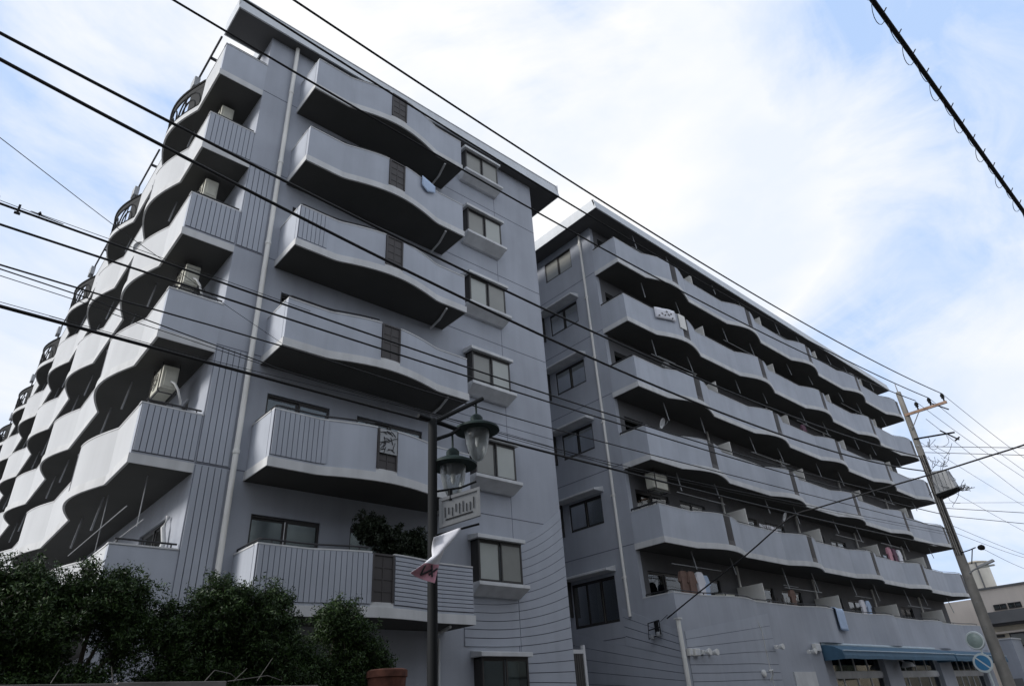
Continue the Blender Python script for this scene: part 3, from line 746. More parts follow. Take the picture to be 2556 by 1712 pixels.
# ================================================================== things on the balconies
def aircon(x, y, z, label, L_=.78, d=.34, h=.56, hose=True, rz=0, hang=.12):
    o = empty('air_conditioner', (x, y, z), label, 'air conditioner', 'air conditioners on the balconies', rz)
    MB().box(0, d, 0, L_, 0, h).build('casing', M_ACM, o, bevel=.015)
    bx('service_cover', M_ACM, o, .06, d - .04, -.02, 0, .05, h - .12, bevel=.006)
    g = MB(); 
    for r in (.08, .14, .20): g.lathe((-.014, .46, .29), [(r, 0), (r + .008, 0), (r + .008, .008), (r, .008)], 20, 'X', cap=False)
    for a in range(8): g.tube([(-.012, .46 + .05 * math.cos(a * .785), .29 + .05 * math.sin(a * .785)), (-.012, .46 + .21 * math.cos(a * .785), .29 + .21 * math.sin(a * .785))], .004, 4)
    g.build('fan_grille', M_RAIL, o)
    b = MB()
    for yy in (.08, L_ - .08): 
        for xx in (-.02, d + .01): b.box(xx, xx + .025, yy, yy + .025, -.06, h + hang)
        b.box(-.02, d + .035, yy, yy + .025, -.085, -.06)
    b.box(-.02, .005, -.02, L_ + .02, -.11, -.085); b.box(d, d + .03, -.02, L_ + .02, -.11, -.085)
    b.build('bracket', M_FRAME if hang < .2 else M_HOOD, o)
    if hose:
        hs = MB(); hs.tube([(d * .6, -.02, .18), (d * .8, -.09, .12), (d * 1.05, -.12, -.02), (d * 1.25, -.08, -.16), (d * 1.45, .02, -.22), (d * 1.6, .2, -.2)], .028, 8); smoothshade(hs.build('hose', M_WHITE, o))
    return o
for n, wd in ((3, 'third floor, with looping hose'), (4, 'fourth floor, behind a plain parapet'), (5, 'fifth floor'), (6, 'sixth floor, the highest')):
    aircon(3.25, 14.95, base(n + 1) - .74, 'cream air conditioner, street end of the near block, ' + wd, hose=n < 5)
aircon(21.9, 13.75, base(2) + .95, 'beige air conditioner standing low on the first balcony over the shop wall', hose=False, rz=-1.57, hang=.0)
aircon(19.3, 14.02, base(4) - .72, 'pale air conditioner under the corner of a balcony on the far block', hose=False, rz=-1.57, L_=.9)

def pole_rack(loc, pts, label):
    o = empty('laundry_pole', loc, label, 'laundry pole'); 
    for i, (a, b) in enumerate(pts): MB().tube([Vector(a) - Vector(loc), Vector(b) - Vector(loc)], .012, 6).build('rod', M_STEEL, o)
    return o
pole_rack((3.1, 16, 5.6), [((3.05, 14.5, 5.72), (3.05, 19.3, 5.72)), ((3.35, 14.3, 5.45), (3.35, 18.2, 5.45)), ((3.05, 16.4, 5.7), (3.05, 16.4, 6.45)), ((3.35, 14.7, 5.4), (3.35, 14.7, 6.45)), ((3.35, 18.0, 5.4), (3.35, 18.0, 6.45)), ((3.35, 16.0, 4.9), (3.35, 16.0, 5.45))],
          'steel laundry poles slung under the lowest left side balcony above the bushes')
ho = MB(); ho.tube([(3.97, 15.0, 5.75), (3.9, 14.95, 5.5), (3.95, 14.9, 5.2), (3.9, 14.9, 4.95)], .05, 8); ho.build('insulated_pipe', M_HOOD, A)

def cloth(name, m, pts, nu, nv, f, label, cat, group=None, th=.01):
    b = MB(); vs = []
    for i in range(nu + 1):
        for j in range(nv + 1): vs.append(f(i / nu, j / nv))
    b.add(vs, [(i * (nv + 1) + j, (i + 1) * (nv + 1) + j, (i + 1) * (nv + 1) + j + 1, i * (nv + 1) + j + 1) for i in range(nu) for j in range(nv)])
    c0 = Vector(vs[0]); b.v = [tuple(Vector(v) - c0) for v in b.v]
    o = b.build(name, m, smooth=True); o.location = c0; s = o.modifiers.new('solid', 'SOLIDIFY'); s.thickness = th
    return tag(o, label, cat, group)
def garment(x, y, z, w, h, m, label, name='shirt', grp='washing hung on the far block'):
    o = empty(name, (x, y, z), label, 'laundry', grp)
    out = [(-.10, 0), (-w * .42, -.05), (-w * .62, -h * .45), (-w * .46, -h * .48), (-w * .40, -h * .2), (-w * .42, -h), (w * .42, -h), (w * .40, -h * .2), (w * .46, -h * .48), (w * .62, -h * .45), (w * .42, -.05), (.10, 0)]
    b = MB(); k = len(out); vs = [(a, -.04 - .015 * math.sin(c_ * 9 + a * 20), c_) for a, c_ in out] + [(a, .04, c_) for a, c_ in out]
    b.add(vs, [tuple(range(k)), tuple(range(2 * k - 1, k - 1, -1))] + [(i, k + i, k + (i + 1) % k, (i + 1) % k) for i in range(k)])
    b.build('fabric', m, o); MB().tube([(-.16, 0, 0), (0, 0, .07), (.16, 0, 0)], .006, 5).build('hanger', M_RAIL, o)
    MB().tube([(0, 0, .07), (0, 0, .14), (.03, 0, .17)], .005, 5).build('hook', M_RAIL, o)
    return o
garment(19.9, 13.55, 5.72, .5, .78, M_BROWN, 'brown jacket hanging above the lowest balcony of the far block', 'jacket')
garment(20.25, 13.5, 5.72, .42, .8, M_BROWN, 'second brown garment, against the white shirt, on the lowest balcony of the far block', 'jacket')
garment(20.75, 13.5, 5.74, .45, .82, M_CLOTH, 'white and blue shirt hanging beside the brown jackets')
garment(21.2, 13.6, 5.68, .4, .7, M_BLUEC, 'pale blue shirt hanging right of the white shirt')
garment(38.5, 13.45, 8.42, .55, .75, M_PINK, 'pink towel on the washing line of the second balcony row, far block', 'towel')
garment(39.15, 13.45, 8.42, .5, .8, M_PURP, 'maroon cloth between the pink towel and the white towel', 'towel')
garment(39.8, 13.45, 8.42, .55, .75, M_CLOTH, 'white towel right of the maroon cloth on the far block', 'towel')
for (x, n, m_, w_, h_, nm, lab) in ((23.1, 7, M_CLOTH, .5, .7, 'towel', 'white towel on the top balcony row of the far block'), (27.2, 2, M_BROWN, .45, .6, 'shirt', 'brown shirt hung behind the lowest balcony wall, left of the quilt'),
      (33.8, 2, M_CLOTH, .5, .65, 'shirt', 'white shirt hung behind the lowest balcony wall, right of the quilt'), (34.4, 2, M_BLUEC, .45, .6, 'shirt', 'pale blue shirt beside a white one, right of the quilt'),
      (29.5, 4, M_GREY2, .5, .6, 'shirt', 'grey shirt on the middle balcony rows of the far block'), (33.0, 5, M_PURP, .5, .65, 'towel', 'maroon towel high on the fifth floor row of the far block'), (21.3, 5, M_GREY2, .5, .6, 'shirt', 'grey shirt at the near end of the fifth floor row, far block')):
    garment(x, 13.5 + sh(x), (base(n + 1) if n < 7 else TOP) - .85, w_, h_, m_, lab, nm); MB().tube([(x - .5, 13.5 + sh(x), (base(n + 1) if n < 7 else TOP) - .70), (x + .7, 13.5 + sh(x), (base(n + 1) if n < 7 else TOP) - .70)], .014, 6).build('laundry_pole', M_STEEL, B)
lp = MB().tube([(19.3, 13.5, 5.9), (22.2, 13.5, 5.9)], .015, 6).build('laundry_pole', M_STEEL, B)
MB().tube([(37.8, 13.45, 8.58), (40.6, 13.45, 8.58)], .015, 6).build('laundry_pole', M_STEEL, B)
def fut(u, v):
    x = 29.4 + 1.05 * u; y0 = 13.12 + sh(x) - .30 * math.sin(math.pi * min(1, max(0, ((x - 20.45) % 6.35) / 3.15))) if ((x - 20.45) % 6.35) < 3.15 else 13.12 + sh(x)
    s = v * 1.15
    return (x, y0 + .25 - min(s, .32), 4.96 - max(0, s - .32) + .0) if s > .3 else (x, y0 + .25 - s, 4.965)
cloth('futon', M_BLUEC, None, 8, 12, fut, 'pale blue quilt airing over the solid lowest balcony wall of the far block', 'quilt', th=.03)
cloth('cloth', M_BLUEC, None, 5, 5, lambda u, v: (8.62 + .6 * u, 12.86 - arch((8.62 + .6 * u - 6.2) / 3.15, .31), base(6) + 1.32 - (.12 + .38 * (1 - abs(u - .35))) * v), 'small pale blue cloth over the sixth floor street parapet of the near block', 'cloth')
def bl(u, v):
    x = 20.5 + 1.0 * u; y = 13.13 + sh(x) - (arch((x - 20.45) / 3.15) if x > 20.45 else 0)
    return (x, y - .06 - .012 * math.sin(u * 12), base(6) + 1.32 - .52 * v)
o = cloth('banner', M_CLOTH, None, 8, 4, bl, 'white sheet with dark marks tied to the sixth floor parapet of the far block', 'sheet')
mk = MB()
for (u, v, a) in ((.2, .75, .5), (.38, .55, -.6), (.5, .6, .9), (.66, .6, -.9), (.85, .75, 1.3), (.6, .3, -.2), (.8, .4, .7)):
    p = Vector(bl(u, v)) - Vector(bl(0, 0)); mk.hexa([(p.x - .09, p.y - .014, p.z - .05 * a - .03), (p.x + .09, p.y - .014, p.z + .05 * a - .03), (p.x + .09, p.y - .011, p.z + .05 * a - .03), (p.x - .09, p.y - .011, p.z - .05 * a - .03),
        (p.x - .09, p.y - .014, p.z - .05 * a + .04), (p.x + .09, p.y - .014, p.z + .05 * a + .04), (p.x + .09, p.y - .011, p.z + .05 * a + .04), (p.x - .09, p.y - .011, p.z - .05 * a + .04)])
mk.build('print', M_FRAME, o)
y = 13.13 + sh(22.2) - arch((22.2 - 20.45) / 3.15)
tag(bx('access_panel', M_PART, None, 21.75, 22.2, y - .03, y + .0, base(6) + .62, base(6) + 1.30), 'beige board fixed over the sixth floor slit beside the white sheet', 'board')

def bare_plant(x, y, z, label, n=16, h=.8, w_=.5, m=M_BARK):
    o = empty('bare_shrub', (x, y, z), label, 'plant', 'bare shrubs on the far block'); b = MB()
    for i in range(n):
        p = Vector((0, 0, 0)); pts = [p]; d = Vector((random.uniform(-w_, w_), random.uniform(-.15, .15), h))
        for j in range(5): p = p + d / 5 + Vector((random.uniform(-.07, .07), random.uniform(-.04, .04), random.uniform(-.05, .03))); pts.append(p)
        b.tube(pts, .012, 4, .004)
    b.build('branches', m, o); MB().lathe((0, 0, -.35), [(.12, 0), (.17, .3), (.19, .34), (.15, .33)], 14).build('pot', M_TERRA, o); return o
bare_plant(25.6, 13.55, base(3) + 1.0, 'bare shrub over the third floor parapet of the far block, left of the white sheet')
bare_plant(26.6, 13.55, base(3) + 1.0, 'bare shrub in front of the white sheet on the far block')
cloth('sheet', M_CLOTH, None, 6, 5, lambda u, v: (26.3 + 1.5 * u, 13.8 + .03 * math.sin(9 * u), base(3) + 1.75 - .9 * v), 'white sheet hung behind a bare shrub on the far block', 'sheet')
shrub_spots = [(25.3, 'left'), (26.3, 'middle'), (27.3, 'right')]
for q_, (x, w_) in enumerate(shrub_spots):
    o = empty('balcony_planter', (x, 13.62, base(2) + 1.0), w_ + ' of three dark planters behind the solid lowest balcony wall', 'planter', 'dark planters on the lowest balcony'); bx('box', M_FRAME, o, -.42, .42, -.14, .14, -.2, .38, bevel=.02)
    b = MB()
    for i in range(14): a_ = random.uniform(-.4, .4); b.tube([(a_, 0, .36), (a_ + random.uniform(-.1, .1), random.uniform(-.05, .05), .36 + random.uniform(.12, .4))], .018, 4, .006)
    b.build('stems', M_BARK, o)
def dish(x, y, z, label, f=1):
    o = empty('satellite_dish', (x, y, z), label, 'satellite dish', 'satellite dishes'); d_ = smoothshade(MB().lathe((0, 0, 0), [(.001, .05), (.10, .035), (.19, .0), (.20, -.01), (.19, .012), (.10, .048), (.001, .062)], 20, 'Y').build('reflector', M_HOOD, o)); d_.rotation_euler = (.5, 0, .3)
    b = MB(); b.tube([(0, .05, -.02), (0, .16, -.12), (0, .16, -.35)], .016, 6); b.build('mount', M_STEEL, o); MB().tube([(0, 0, -.16), (0, -.22, -.05), (0, -.24, 0)], .010, 5).build('feed_arm', M_STEEL, o); return o
dish(2.55, 17.4, base(5) + 1.45, 'small white dish on the left side balconies, just under a sharp ledge')
dish(27.3, 13.1, base(3) + 2.0, 'small dish hanging over the third floor of the far block near the cable')
dish(20.0, 13.35, base(4) + 1.75, 'small dish under the fifth floor balcony at the corner of the far block')
tag(MB().box(30.6, 31.2, 13.7, 14.0, base(2) + .9, base(2) + 1.55).build('storage_box', M_STEEL, bevel=.02), 'grey storage box on the lowest balcony right of the quilt', 'box')

# small fixtures on the far block's base wall
def floodlight(x, z, label, rz=0):
    o = empty('floodlight', (x, 13.12, z), label, 'floodlight', 'small lights on the base wall'); bx('junction_box', M_WHITE, o, -.06, .06, -.06, .02, -.06, .06)
    MB().tube([(0, -.04, 0), (0, -.14, .03)], .02, 6).build('arm', M_HOOD, o)
    MB().lathe((.0, -.30, -.01), [(.09, 0), (.10, .02), (.06, .16), (.03, .18)], 14, 'Y').build('head', M_WHITE, o); return o
def wallbox(x, z, w_, h, label):
    o = empty('meter_box', (x, 13.13, z), label, 'box'); bx('case', M_PIPE, o, 0, w_, -.12, .015, 0, h, bevel=.01); bx('lid', M_HOOD, o, .02, w_ - .02, -.13, -.12, .02, h - .02); return o
wallbox(18.75, 3.07, .16, .2, 'small cream box nearest the pale corner pipe on the far block'); wallbox(19.05, 3.07, .26, .2, 'wider cream box beside the small box near the corner pipe')
floodlight(19.55, 3.18, 'white floodlight second from right in the row beside the corner pipe'); floodlight(19.95, 3.17, 'white floodlight at the right end of the row beside the corner pipe')
floodlight(24.1, 3.4, 'single white lamp high on the bare base wall beside the thin conduit')
o = empty('wall_lamp', (22.5, 13.12, 2.55), 'white lamp on a curved neck low on the base wall', 'lamp'); MB().tube([(.55, -.02, -.3), (.62, -.2, -.05), (.5, -.3, .1), (.25, -.3, .08)], .025, 8).build('neck', M_WHITE, o)
MB().lathe((.0, -.30, .0), [(.07, 0), (.12, .03), (.09, .18), (.03, .22)], 14, 'Y').build('head', M_WHITE, o)
wallbox(26.85, 3.3, .42, .26, 'white box at the left end of the blue awning')
floodlight(26.4, 3.28, 'tiny round lamp left of the white box at the awning end')
o = empty('shop_lamp', (34.3, 13.1, 2.85), 'pale hooded lamp on the shop column under the awning', 'lamp'); MB().tube([(0, 0, .15), (0, -.1, .2), (.1, -.25, .1)], .025, 6).build('arm', M_WHITE, o)
MB().lathe((.25, -.3, -.1), [(.28, 0), (.2, .16), (.08, .22)], 16).build('hood', M_HOOD, o)
o = empty('cable_bracket', (18.5, 13.95, 3.85), 'dark cable bracket at the corner of the far block', 'bracket')
fr_ = MB(); fr_.tube([(-.05, -.2, .3), (-.1, .2, .25), (-.1, .25, -.2), (-.05, -.2, -.1), (-.05, -.2, .3)], .02, 5); fr_.tube([(-.05, -.2, .1), (-.1, .22, .05)], .018, 5); fr_.box(0, .12, -.05, .05, -.1, .3)
fr_.build('frame', M_WIRE, o); bb = MB().lathe((-.08, -.12, -.18), [(.03, 0), (.07, .03), (.07, .12), (.03, .15)], 10); bb.lathe((-.08, .12, -.24), [(.03, 0), (.07, .03), (.07, .12), (.03, .15)], 10); bb.build('insulator', M_STEEL, o)
# gate in the gap between the blocks
o = empty('side_gate', (15.1, 14.2, 0), 'dark side gate with a pale post in the gap between the two blocks', 'gate'); bx('post', M_HOOD, o, .18, .26, -.05, .05, .12, 3.42); bx('lintel', M_HOOD, o, -.28, .18, -.04, .04, 3.2, 3.3)
for i in range(5): bx('slat', M_FRAME, o, -.27 + i * .09, -.195 + i * .09, -.02, .02, .2, 3.19)

# ================================================================== plants
def leafcloud(name, pts, size, m, parent, spread=.06, per=9):
    """many small leaf quads gathered round twig points"""
    P = np.repeat(np.asarray(pts, float), per, axis=0); n = len(P); P = P + rng.normal(0, spread, (n, 3))
    a = rng.normal(size=(n, 3)); a /= np.linalg.norm(a, axis=1)[:, None]; b = rng.normal(size=(n, 3)); b -= (a * b).sum(1)[:, None] * a; b /= np.linalg.norm(b, axis=1)[:, None]
    s = size * rng.uniform(.6, 1.4, n)[:, None]; V = np.empty((n, 4, 3))
    V[:, 0] = P - a * s; V[:, 1] = P - b * s * .32; V[:, 2] = P + a * s; V[:, 3] = P + b * s * .32
    me = bpy.data.meshes.new(name); me.vertices.add(4 * n); me.vertices.foreach_set('co', V.reshape(-1)); me.loops.add(4 * n); me.loops.foreach_set('vertex_index', np.arange(4 * n, dtype=np.int32))
    me.polygons.add(n); me.polygons.foreach_set('loop_start', np.arange(0, 4 * n, 4, dtype=np.int32)); me.polygons.foreach_set('loop_total', np.full(n, 4, dtype=np.int32)); me.update(calc_edges=True)
    me.materials.append(m); o = bpy.data.objects.new(name, me); COL.objects.link(o); o.parent = parent; return o
def shrub(name, loc, lobes, label, leaves=M_LEAF, size=.024, dens=1., cat='bush', group='bushes in the planter'):
    o = empty(name, loc, label, cat, group); tw = []; wood = MB(); base_p = Vector((0, 0, 0)); trunk_r = .07
    for (cx, cy, cz, rx, ry, rz_) in lobes:
        c_ = Vector((cx, cy, cz)); mid = base_p.lerp(c_, .5) + Vector((random.uniform(-.1, .1), random.uniform(-.1, .1), 0))
        wood.tube([base_p, mid, c_], .045, 6, .018)
        nb = int(66 * dens * (rx * ry * rz_) ** .5 / .35)
        for _ in range(nb):
            v = Vector((random.gauss(0, 1), random.gauss(0, 1), random.gauss(0, 1))).normalized(); k = random.uniform(.55, 1.08)
            tip = c_ + Vector((v.x * rx, v.y * ry, v.z * rz_)) * k; st = c_.lerp(tip, .25)
            md = st.lerp(tip, .5) + Vector((random.uniform(-.05, .05), random.uniform(-.05, .05), .04))
            wood.tube([st, md, tip], .009, 4, .003)
            for q in range(9):
                t = .35 + .7 * q / 8; p = st.lerp(md, min(1, t * 2)) if t < .5 else md.lerp(tip, (t - .5) * 2)
                side = Vector((random.gauss(0, .07), random.gauss(0, .07), random.gauss(0, .055))); tw.append(tuple(p + side))
    wood.build('trunk', M_BARK, o)
    leafcloud('crown', tw, size, leaves, o, .034, 24)
    return o
GZ = 1.75
shrub('bush', (-.2, 10.6, GZ), [(.9, .3, 1.62, .8, .5, .55), (1.6, .1, 1.55, .6, .5, .52), (1.0, -.2, 1.1, .8, .5, .5), (1.7, 0, .9, .6, .5, .5), (1.0, -.2, .5, .9, .6, .5)], 'big dark evergreen bush at the far left, below the wavy balconies', dens=1.25)
shrub('bush', (1.95, 10.4, GZ), [(.15, 0, 1.55, .55, .5, .55), (.55, 0, 1.1, .4, .45, .45), (-.35, 0, 1.2, .5, .5, .5), (.0, 0, .45, .7, .5, .45), (.45, .1, 1.5, .4, .4, .42)], 'dark evergreen bush second from the left with gaps showing the pale wall', dens=.95)
shrub('bush', (3.7, 10.4, GZ), [(0, 0, 1.5, .55, .5, .5), (-.6, 0, 1.15, .42, .45, .5), (.65, 0, 1.4, .5, .5, .52), (0, 0, .5, .95, .5, .5), (.8, 0, .8, .5, .5, .5), (1.2, 0, .4, .6, .5, .45), (.3, .2, .9, .8, .5, .5), (-.5, .1, .5, .5, .5, .45)], 'rounded dark evergreen bush in the middle, under the cream downpipe', dens=1.2)
shrub('bush', (5.6, 10.7, GZ), [(.1, 0, 1.35, .5, .45, .5), (.5, 0, 1.15, .4, .4, .45), (.3, 0, .55, .65, .5, .55), (-.2, .1, .35, .8, .5, .4), (-.5, 0, .75, .5, .45, .5), (.85, 0, .7, .35, .35, .45)], 'smaller dark bush at the right end, beside the terracotta pot', dens=1.1)
shrub('potted_shrub', (8.3, 13.35, base(2) + .5), [(-.5, -.1, 1.35, .42, .25, .5), (.2, 0, 1.15, .55, .25, .42), (.85, .05, 1.15, .45, .25, .42)], 'leafy shrub growing above the lowest street balcony of the near block', M_LEAF2, .04, 1.0, 'shrub', None)
tag(bx('soil', M_SOIL, None, -14, 8.6, 9.26, 12.4, 0, GZ), kind='structure')
pw = empty('planter_wall', (0, 9.1, 0), 'low concrete planter wall with a pale capping along the bottom left edge', 'wall')
for i in range(15):
    x = -13.5 + i * 1.21; top = 2.18 if x < 2.6 else 2.13
    bx('panel', M_BLOCK, pw, x, x + 1.19, 0, .16, 0, top, bevel=.006)
    bx('capping', M_BLOCK, pw, x - .01, x + 1.185, -.04, .2, top, top + .06 + (.01 if i % 2 else 0), bevel=.008)
tag(bx('wall_backing', M_BLOCK, None, 4.65, 8.6, 9.1, 9.26, 0, GZ + .02), 'rough lower continuation of the planter wall right of its capping', 'wall')
pt = empty('plant_pot', (6.1, 9.75, GZ), 'weathered terracotta pot standing in the planter beside the small bush', 'pot')
smoothshade(MB().lathe((0, 0, 0), [(.20, 0), (.27, .3), (.29, .56), (.31, .57), (.31, .66), (.26, .68), (.22, .66), (.20, .5)], 28).build('body', M_TERRA, pt)); MB().lathe((0, 0, .6), [(.22, 0), (.18, .03), (.05, .05)], 16).build('earth', M_SOIL, pt)
def twig(loc, pts, label):
    o = empty('bare_twig', loc, label, 'twig', 'bare twigs lying on the planter wall'); 
    for p in pts: MB().tube(p, .006, 5, .003).build('stem', M_BLOCK, o)
twig((3.6, 9.2, 2.26), [[(-.4, 0, 0), (-.3, 0, .12), (-.1, 0, .08), (0, .02, .02)], [(-.05, 0, 0), (.1, 0, .14)], [(.25, 0, 0), (.42, 0, .26)], [(-.1, .05, 0), (.4, .05, .06), (.6, .05, 0)]], 'pale bare twigs lying on the capping right of the middle of the planter wall')
twig((2.3, 9.2, 2.26), [[(-.1, 0, 0), (-.15, 0, .16)]], 'single bare stick standing on the planter wall below the second bush')
twig((1.6, 9.2, 2.26), [[(0, 0, 0), (.05, 0, .13)]], 'short bare stick on the planter wall below the far left bush')

# ================================================================== lamp post with two bell lamps
lpost = empty('street_lamp', (4.70, 6.6, .12), 'dark green-black lamp post carrying two hanging bell lamps', 'street lamp')
def rel(*p): return (p[0] - 4.70, p[1] - 6.6, p[2] - .12)
smoothshade(MB().lathe((0, 0, 0), [(.11, 0), (.11, .5), (.075, .56), (.06, 1.0), (.057, 4.95), (.05, 4.98)], 20).build('post', M_BLACK, lpost))
a_ = MB(); a_.tube([rel(4.48, 6.6, 5.10), rel(5.12, 6.62, 5.06)], .03, 8); a_.tube([rel(4.74, 6.6, 5.08), rel(5.56, 6.6, 5.62)], .03, 8); a_.tube([rel(4.73, 6.6, 4.82), rel(5.00, 6.6, 4.96), rel(5.14, 6.6, 5.07)], .024, 8)
a_.build('arm', M_BLACK, lpost)
def bell(x, y, z):
    o = empty('lamp_head', rel(x, y, z)); o.parent = lpost
    MB().tube([(0, 0, .12), (0, 0, .40)], .014, 8).build('hanger', M_GREEN, o)
    smoothshade(MB().lathe((0, 0, 0), [(.31, -.03), (.305, 0), (.20, .055), (.12, .085), (.085, .10), (.085, .17), (.06, .20), (.03, .22)], 36).build('hat', M_GREEN, o))
    smoothshade(MB().lathe((0, 0, -.03), [(.165, 0), (.165, -.05), (.15, -.18), (.12, -.30), (.07, -.40), (.02, -.43)][::-1], 28).build('globe', M_CLEAR, o))
    MB().lathe((0, 0, -.26), [(.012, 0), (.028, .04), (.03, .12), (.02, .16)], 12).build('bulb', M_WHITE, o); MB().lathe((0, 0, -.12), [(.07, 0), (.09, .05), (.09, .09)], 20).build('reflector', M_BLACK, o)
bell(5.44, 6.6, 5.13); bell(5.02, 6.6, 4.545)
sp = empty('shop_street_sign', (4.76, 6.55, 3.85), 'small weathered grey sign plate clamped to the lamp post above the flag', 'sign')
fS = lambda u, d, z: (.0 + u * .80 + d * .6, -u * .55 + d * .8, z + u * .28)
b_ = MB().box(.02, .5, 0, .03, -.13, .15, fS); b_.build('plate', M_STEEL, sp)
b_ = MB(); b_.box(0, .52, -.012, .04, .15, .19, fS); b_.box(0, .52, -.012, .04, -.17, -.13, fS); b_.box(0, .035, -.011, .039, -.13, .15, fS); b_.box(.485, .52, -.011, .039, -.13, .15, fS); b_.build('frame', M_STEEL, sp)
b_ = MB()
for i in range(9): u = .07 + i * .045; b_.box(u, u + .012, -.006, 0, -.08 + random.uniform(0, .05), .03 + random.uniform(0, .07), fS)
b_.box(.08, .42, -.006, 0, -.1, -.085, fS); bsplit(b_, 'worn_lettering', M_RAIL, sp)
b_ = MB(); b_.tube([(-.06, .05, .28), (.25, -.12, .34), (.42, -.22, .42)], .014, 6); b_.tube([(-.06, .05, -.26), (.42, -.25, -.12)], .014, 6); b_.box(.1, .14, -.09, -.05, .17, .3); b_.build('clamp', M_BLACK, sp)
def flag(u, v):
    # twisted pennant: held at the post, top corner blown right, tail blown left
    a = Vector((4.62, 6.46, 3.54)).lerp(Vector((5.01, 6.44, 3.70)), u); m1 = Vector((4.60, 6.46, 3.32)).lerp(Vector((4.74, 6.40, 3.40)), u); b2 = Vector((4.29, 6.46, 3.11)).lerp(Vector((4.60, 6.44, 3.02)), u)
    p = a.lerp(m1, v * 2) if v < .5 else m1.lerp(b2, v * 2 - 1); p.y += .03 * math.sin(6 * v + 4 * u); return tuple(p)
fl = cloth('pennant', M_CLOTH, None, 8, 14, flag, 'white pennant with a pink printed tail twisted round the lamp post', 'flag', th=.004)
b_ = MB(); c0 = Vector(flag(0, 0)); vs = []
for i in range(9):
    for j in range(6): p = Vector(flag(i / 8, .72 + .28 * j / 5)) - c0; vs.append((p.x, p.y - .008, p.z))
b_.add(vs, [(i * 6 + j, (i + 1) * 6 + j, (i + 1) * 6 + j + 1, i * 6 + j + 1) for i in range(8) for j in range(5)]); b_.build('print', M_PINK, fl)
b_ = MB()
for (u0, v0, u1, v1) in ((.15, .76, .4, .95), (.4, .95, .75, .8), (.55, .74, .85, .92), (.7, .9, .95, .78)):
    p, q = Vector(flag(u0, v0)) - c0, Vector(flag(u1, v1)) - c0; p.y -= .014; q.y -= .014; b_.tube([p, q], .010, 5)
b_.build('mark', M_RAIL, fl)

# ================================================================== utility pole
PX, PY = 29.5, 7.92
up = empty('utility_pole', (PX, PY, .12), 'tall round concrete utility pole with crossarms at the right of the street', 'utility pole')
smoothshade(MB().lathe((0, 0, 0), [(.205, 0), (.165, 5), (.13, 9), (.10, 12.6), (.02, 12.65), (.015, 13.0)], 20).build('shaft', M_CONC, up))
def pr(y, z, x=PX): return (x - PX, y - PY, z - .12)
cr = MB(); cr.hexa([pr(7.95, 11.62, PX - .14), pr(6.35, 11.62, PX - .14), pr(6.35, 11.62, PX - .06), pr(7.95, 11.62, PX - .06), pr(7.95, 11.72, PX - .14), pr(6.35, 11.72, PX - .14), pr(6.35, 11.72, PX - .06), pr(7.95, 11.72, PX - .06)]); cr.build('crossarm', M_RUST, up)
br = MB(); br.tube([pr(7.9, 11.0, PX - .12), pr(7.4, 11.64, PX - .12)], .02, 5); br.build('brace', M_STEEL, up)
for y in (6.42, 6.92, 7.41):
    i_ = MB().lathe(pr(y, 11.72, PX - .1), [(.03, 0), (.03, .12), (.07, .14), (.05, .2), (.08, .22), (.06, .3), (.03, .34)], 10); smoothshade(i_.build('insulator', M_STEEL if 0 else M_BLACK, up))
cr = MB(); cr.tube([pr(7.95, 10.62, PX - .12), pr(6.5, 10.42, PX - .12)], .035, 6); cr.tube([pr(6.95, 10.65, PX - .12), pr(6.45, 10.1, PX - .12)], .03, 6); cr.tube([pr(6.6, 10.1, PX - .12), pr(6.4, 10.2, PX - .12)], .03, 6)
cr.tube([pr(6.95, 11.85, PX - .2), pr(6.45, 11.45, PX + .2)], .025, 6); bsplit(cr, 'crossarm', M_BLACK, up)
for i in range(22): 
    z = 2.6 + i * .42; s_ = 1 if i % 2 else -1; MB().tube([(0, 0, z), (s_ * .28, -.03, z)], .010, 5).build('step_bolt', M_STEEL, up)
for z in (3.0, 6.2, 6.6, 7.4, 8.4, 9.1, 9.6, 10.2): MB().lathe((0, 0, z), [(.172 - z * .0055, 0), (.18 - z * .0055, 0), (.18 - z * .0055, .05), (.172 - z * .0055, .05)], 14).build('band', M_STEEL, up)
jm = MB()
for i in range(26):
    y0, z0 = random.uniform(7.0, 7.9), random.uniform(8.3, 10.6); y1, z1 = y0 + random.uniform(-.5, .35), z0 + random.uniform(-.8, .5); x0 = PX - .1 + random.uniform(-.15, .25)
    pts = [pr(y0 + (y1 - y0) * t + .12 * math.sin(t * 5 + i), z0 + (z1 - z0) * t - .2 * math.sin(math.pi * t), x0 + .1 * math.sin(i + 3 * t)) for t in np.linspace(0, 1, 7)]; jm.tube(pts, .009, 4)
jm.build('jumper_wire', M_WIRE, up)
jm = MB(); cbl = [(-.17, -.02), (-.16, .05), (-.15, -.08), (-.17, -.12)]
for (a, b2) in cbl: jm.tube([(a + .02, b2, 5.9), (a + .03, b2, 7.2), (a + .05, b2 + .01, 9.8)], .016, 5)
jm.build('riser_cable', M_WIRE, up)
tf = empty('transformer', (PX, 7.5, 8.3), 'grey tapered cable cabinet slung beside the utility pole below its crossarms', 'transformer')
t_ = MB(); t_.hexa([(-.28, .38, 0), (-.28, -.38, .06), (.25, -.38, .06), (.25, .38, 0), (-.24, .28, .9), (-.24, -.26, .82), (.2, -.26, .82), (.2, .28, .9)]); t_.build('casing', M_STEEL, tf, bevel=.03)
t_ = MB(); t_.hexa([(-.26, .34, -.14), (-.26, -.1, -.05), (.23, -.1, -.05), (.23, .34, -.14), (-.3, .4, .0), (-.3, -.42, .06), (.27, -.42, .06), (.27, .4, 0)]); t_.build('base', M_BLACK, tf)
for i in range(4): MB().box(-.30, -.255, -.25 + i * .15, -.22 + i * .15, .1, .78).build('rib', M_STEEL, tf)
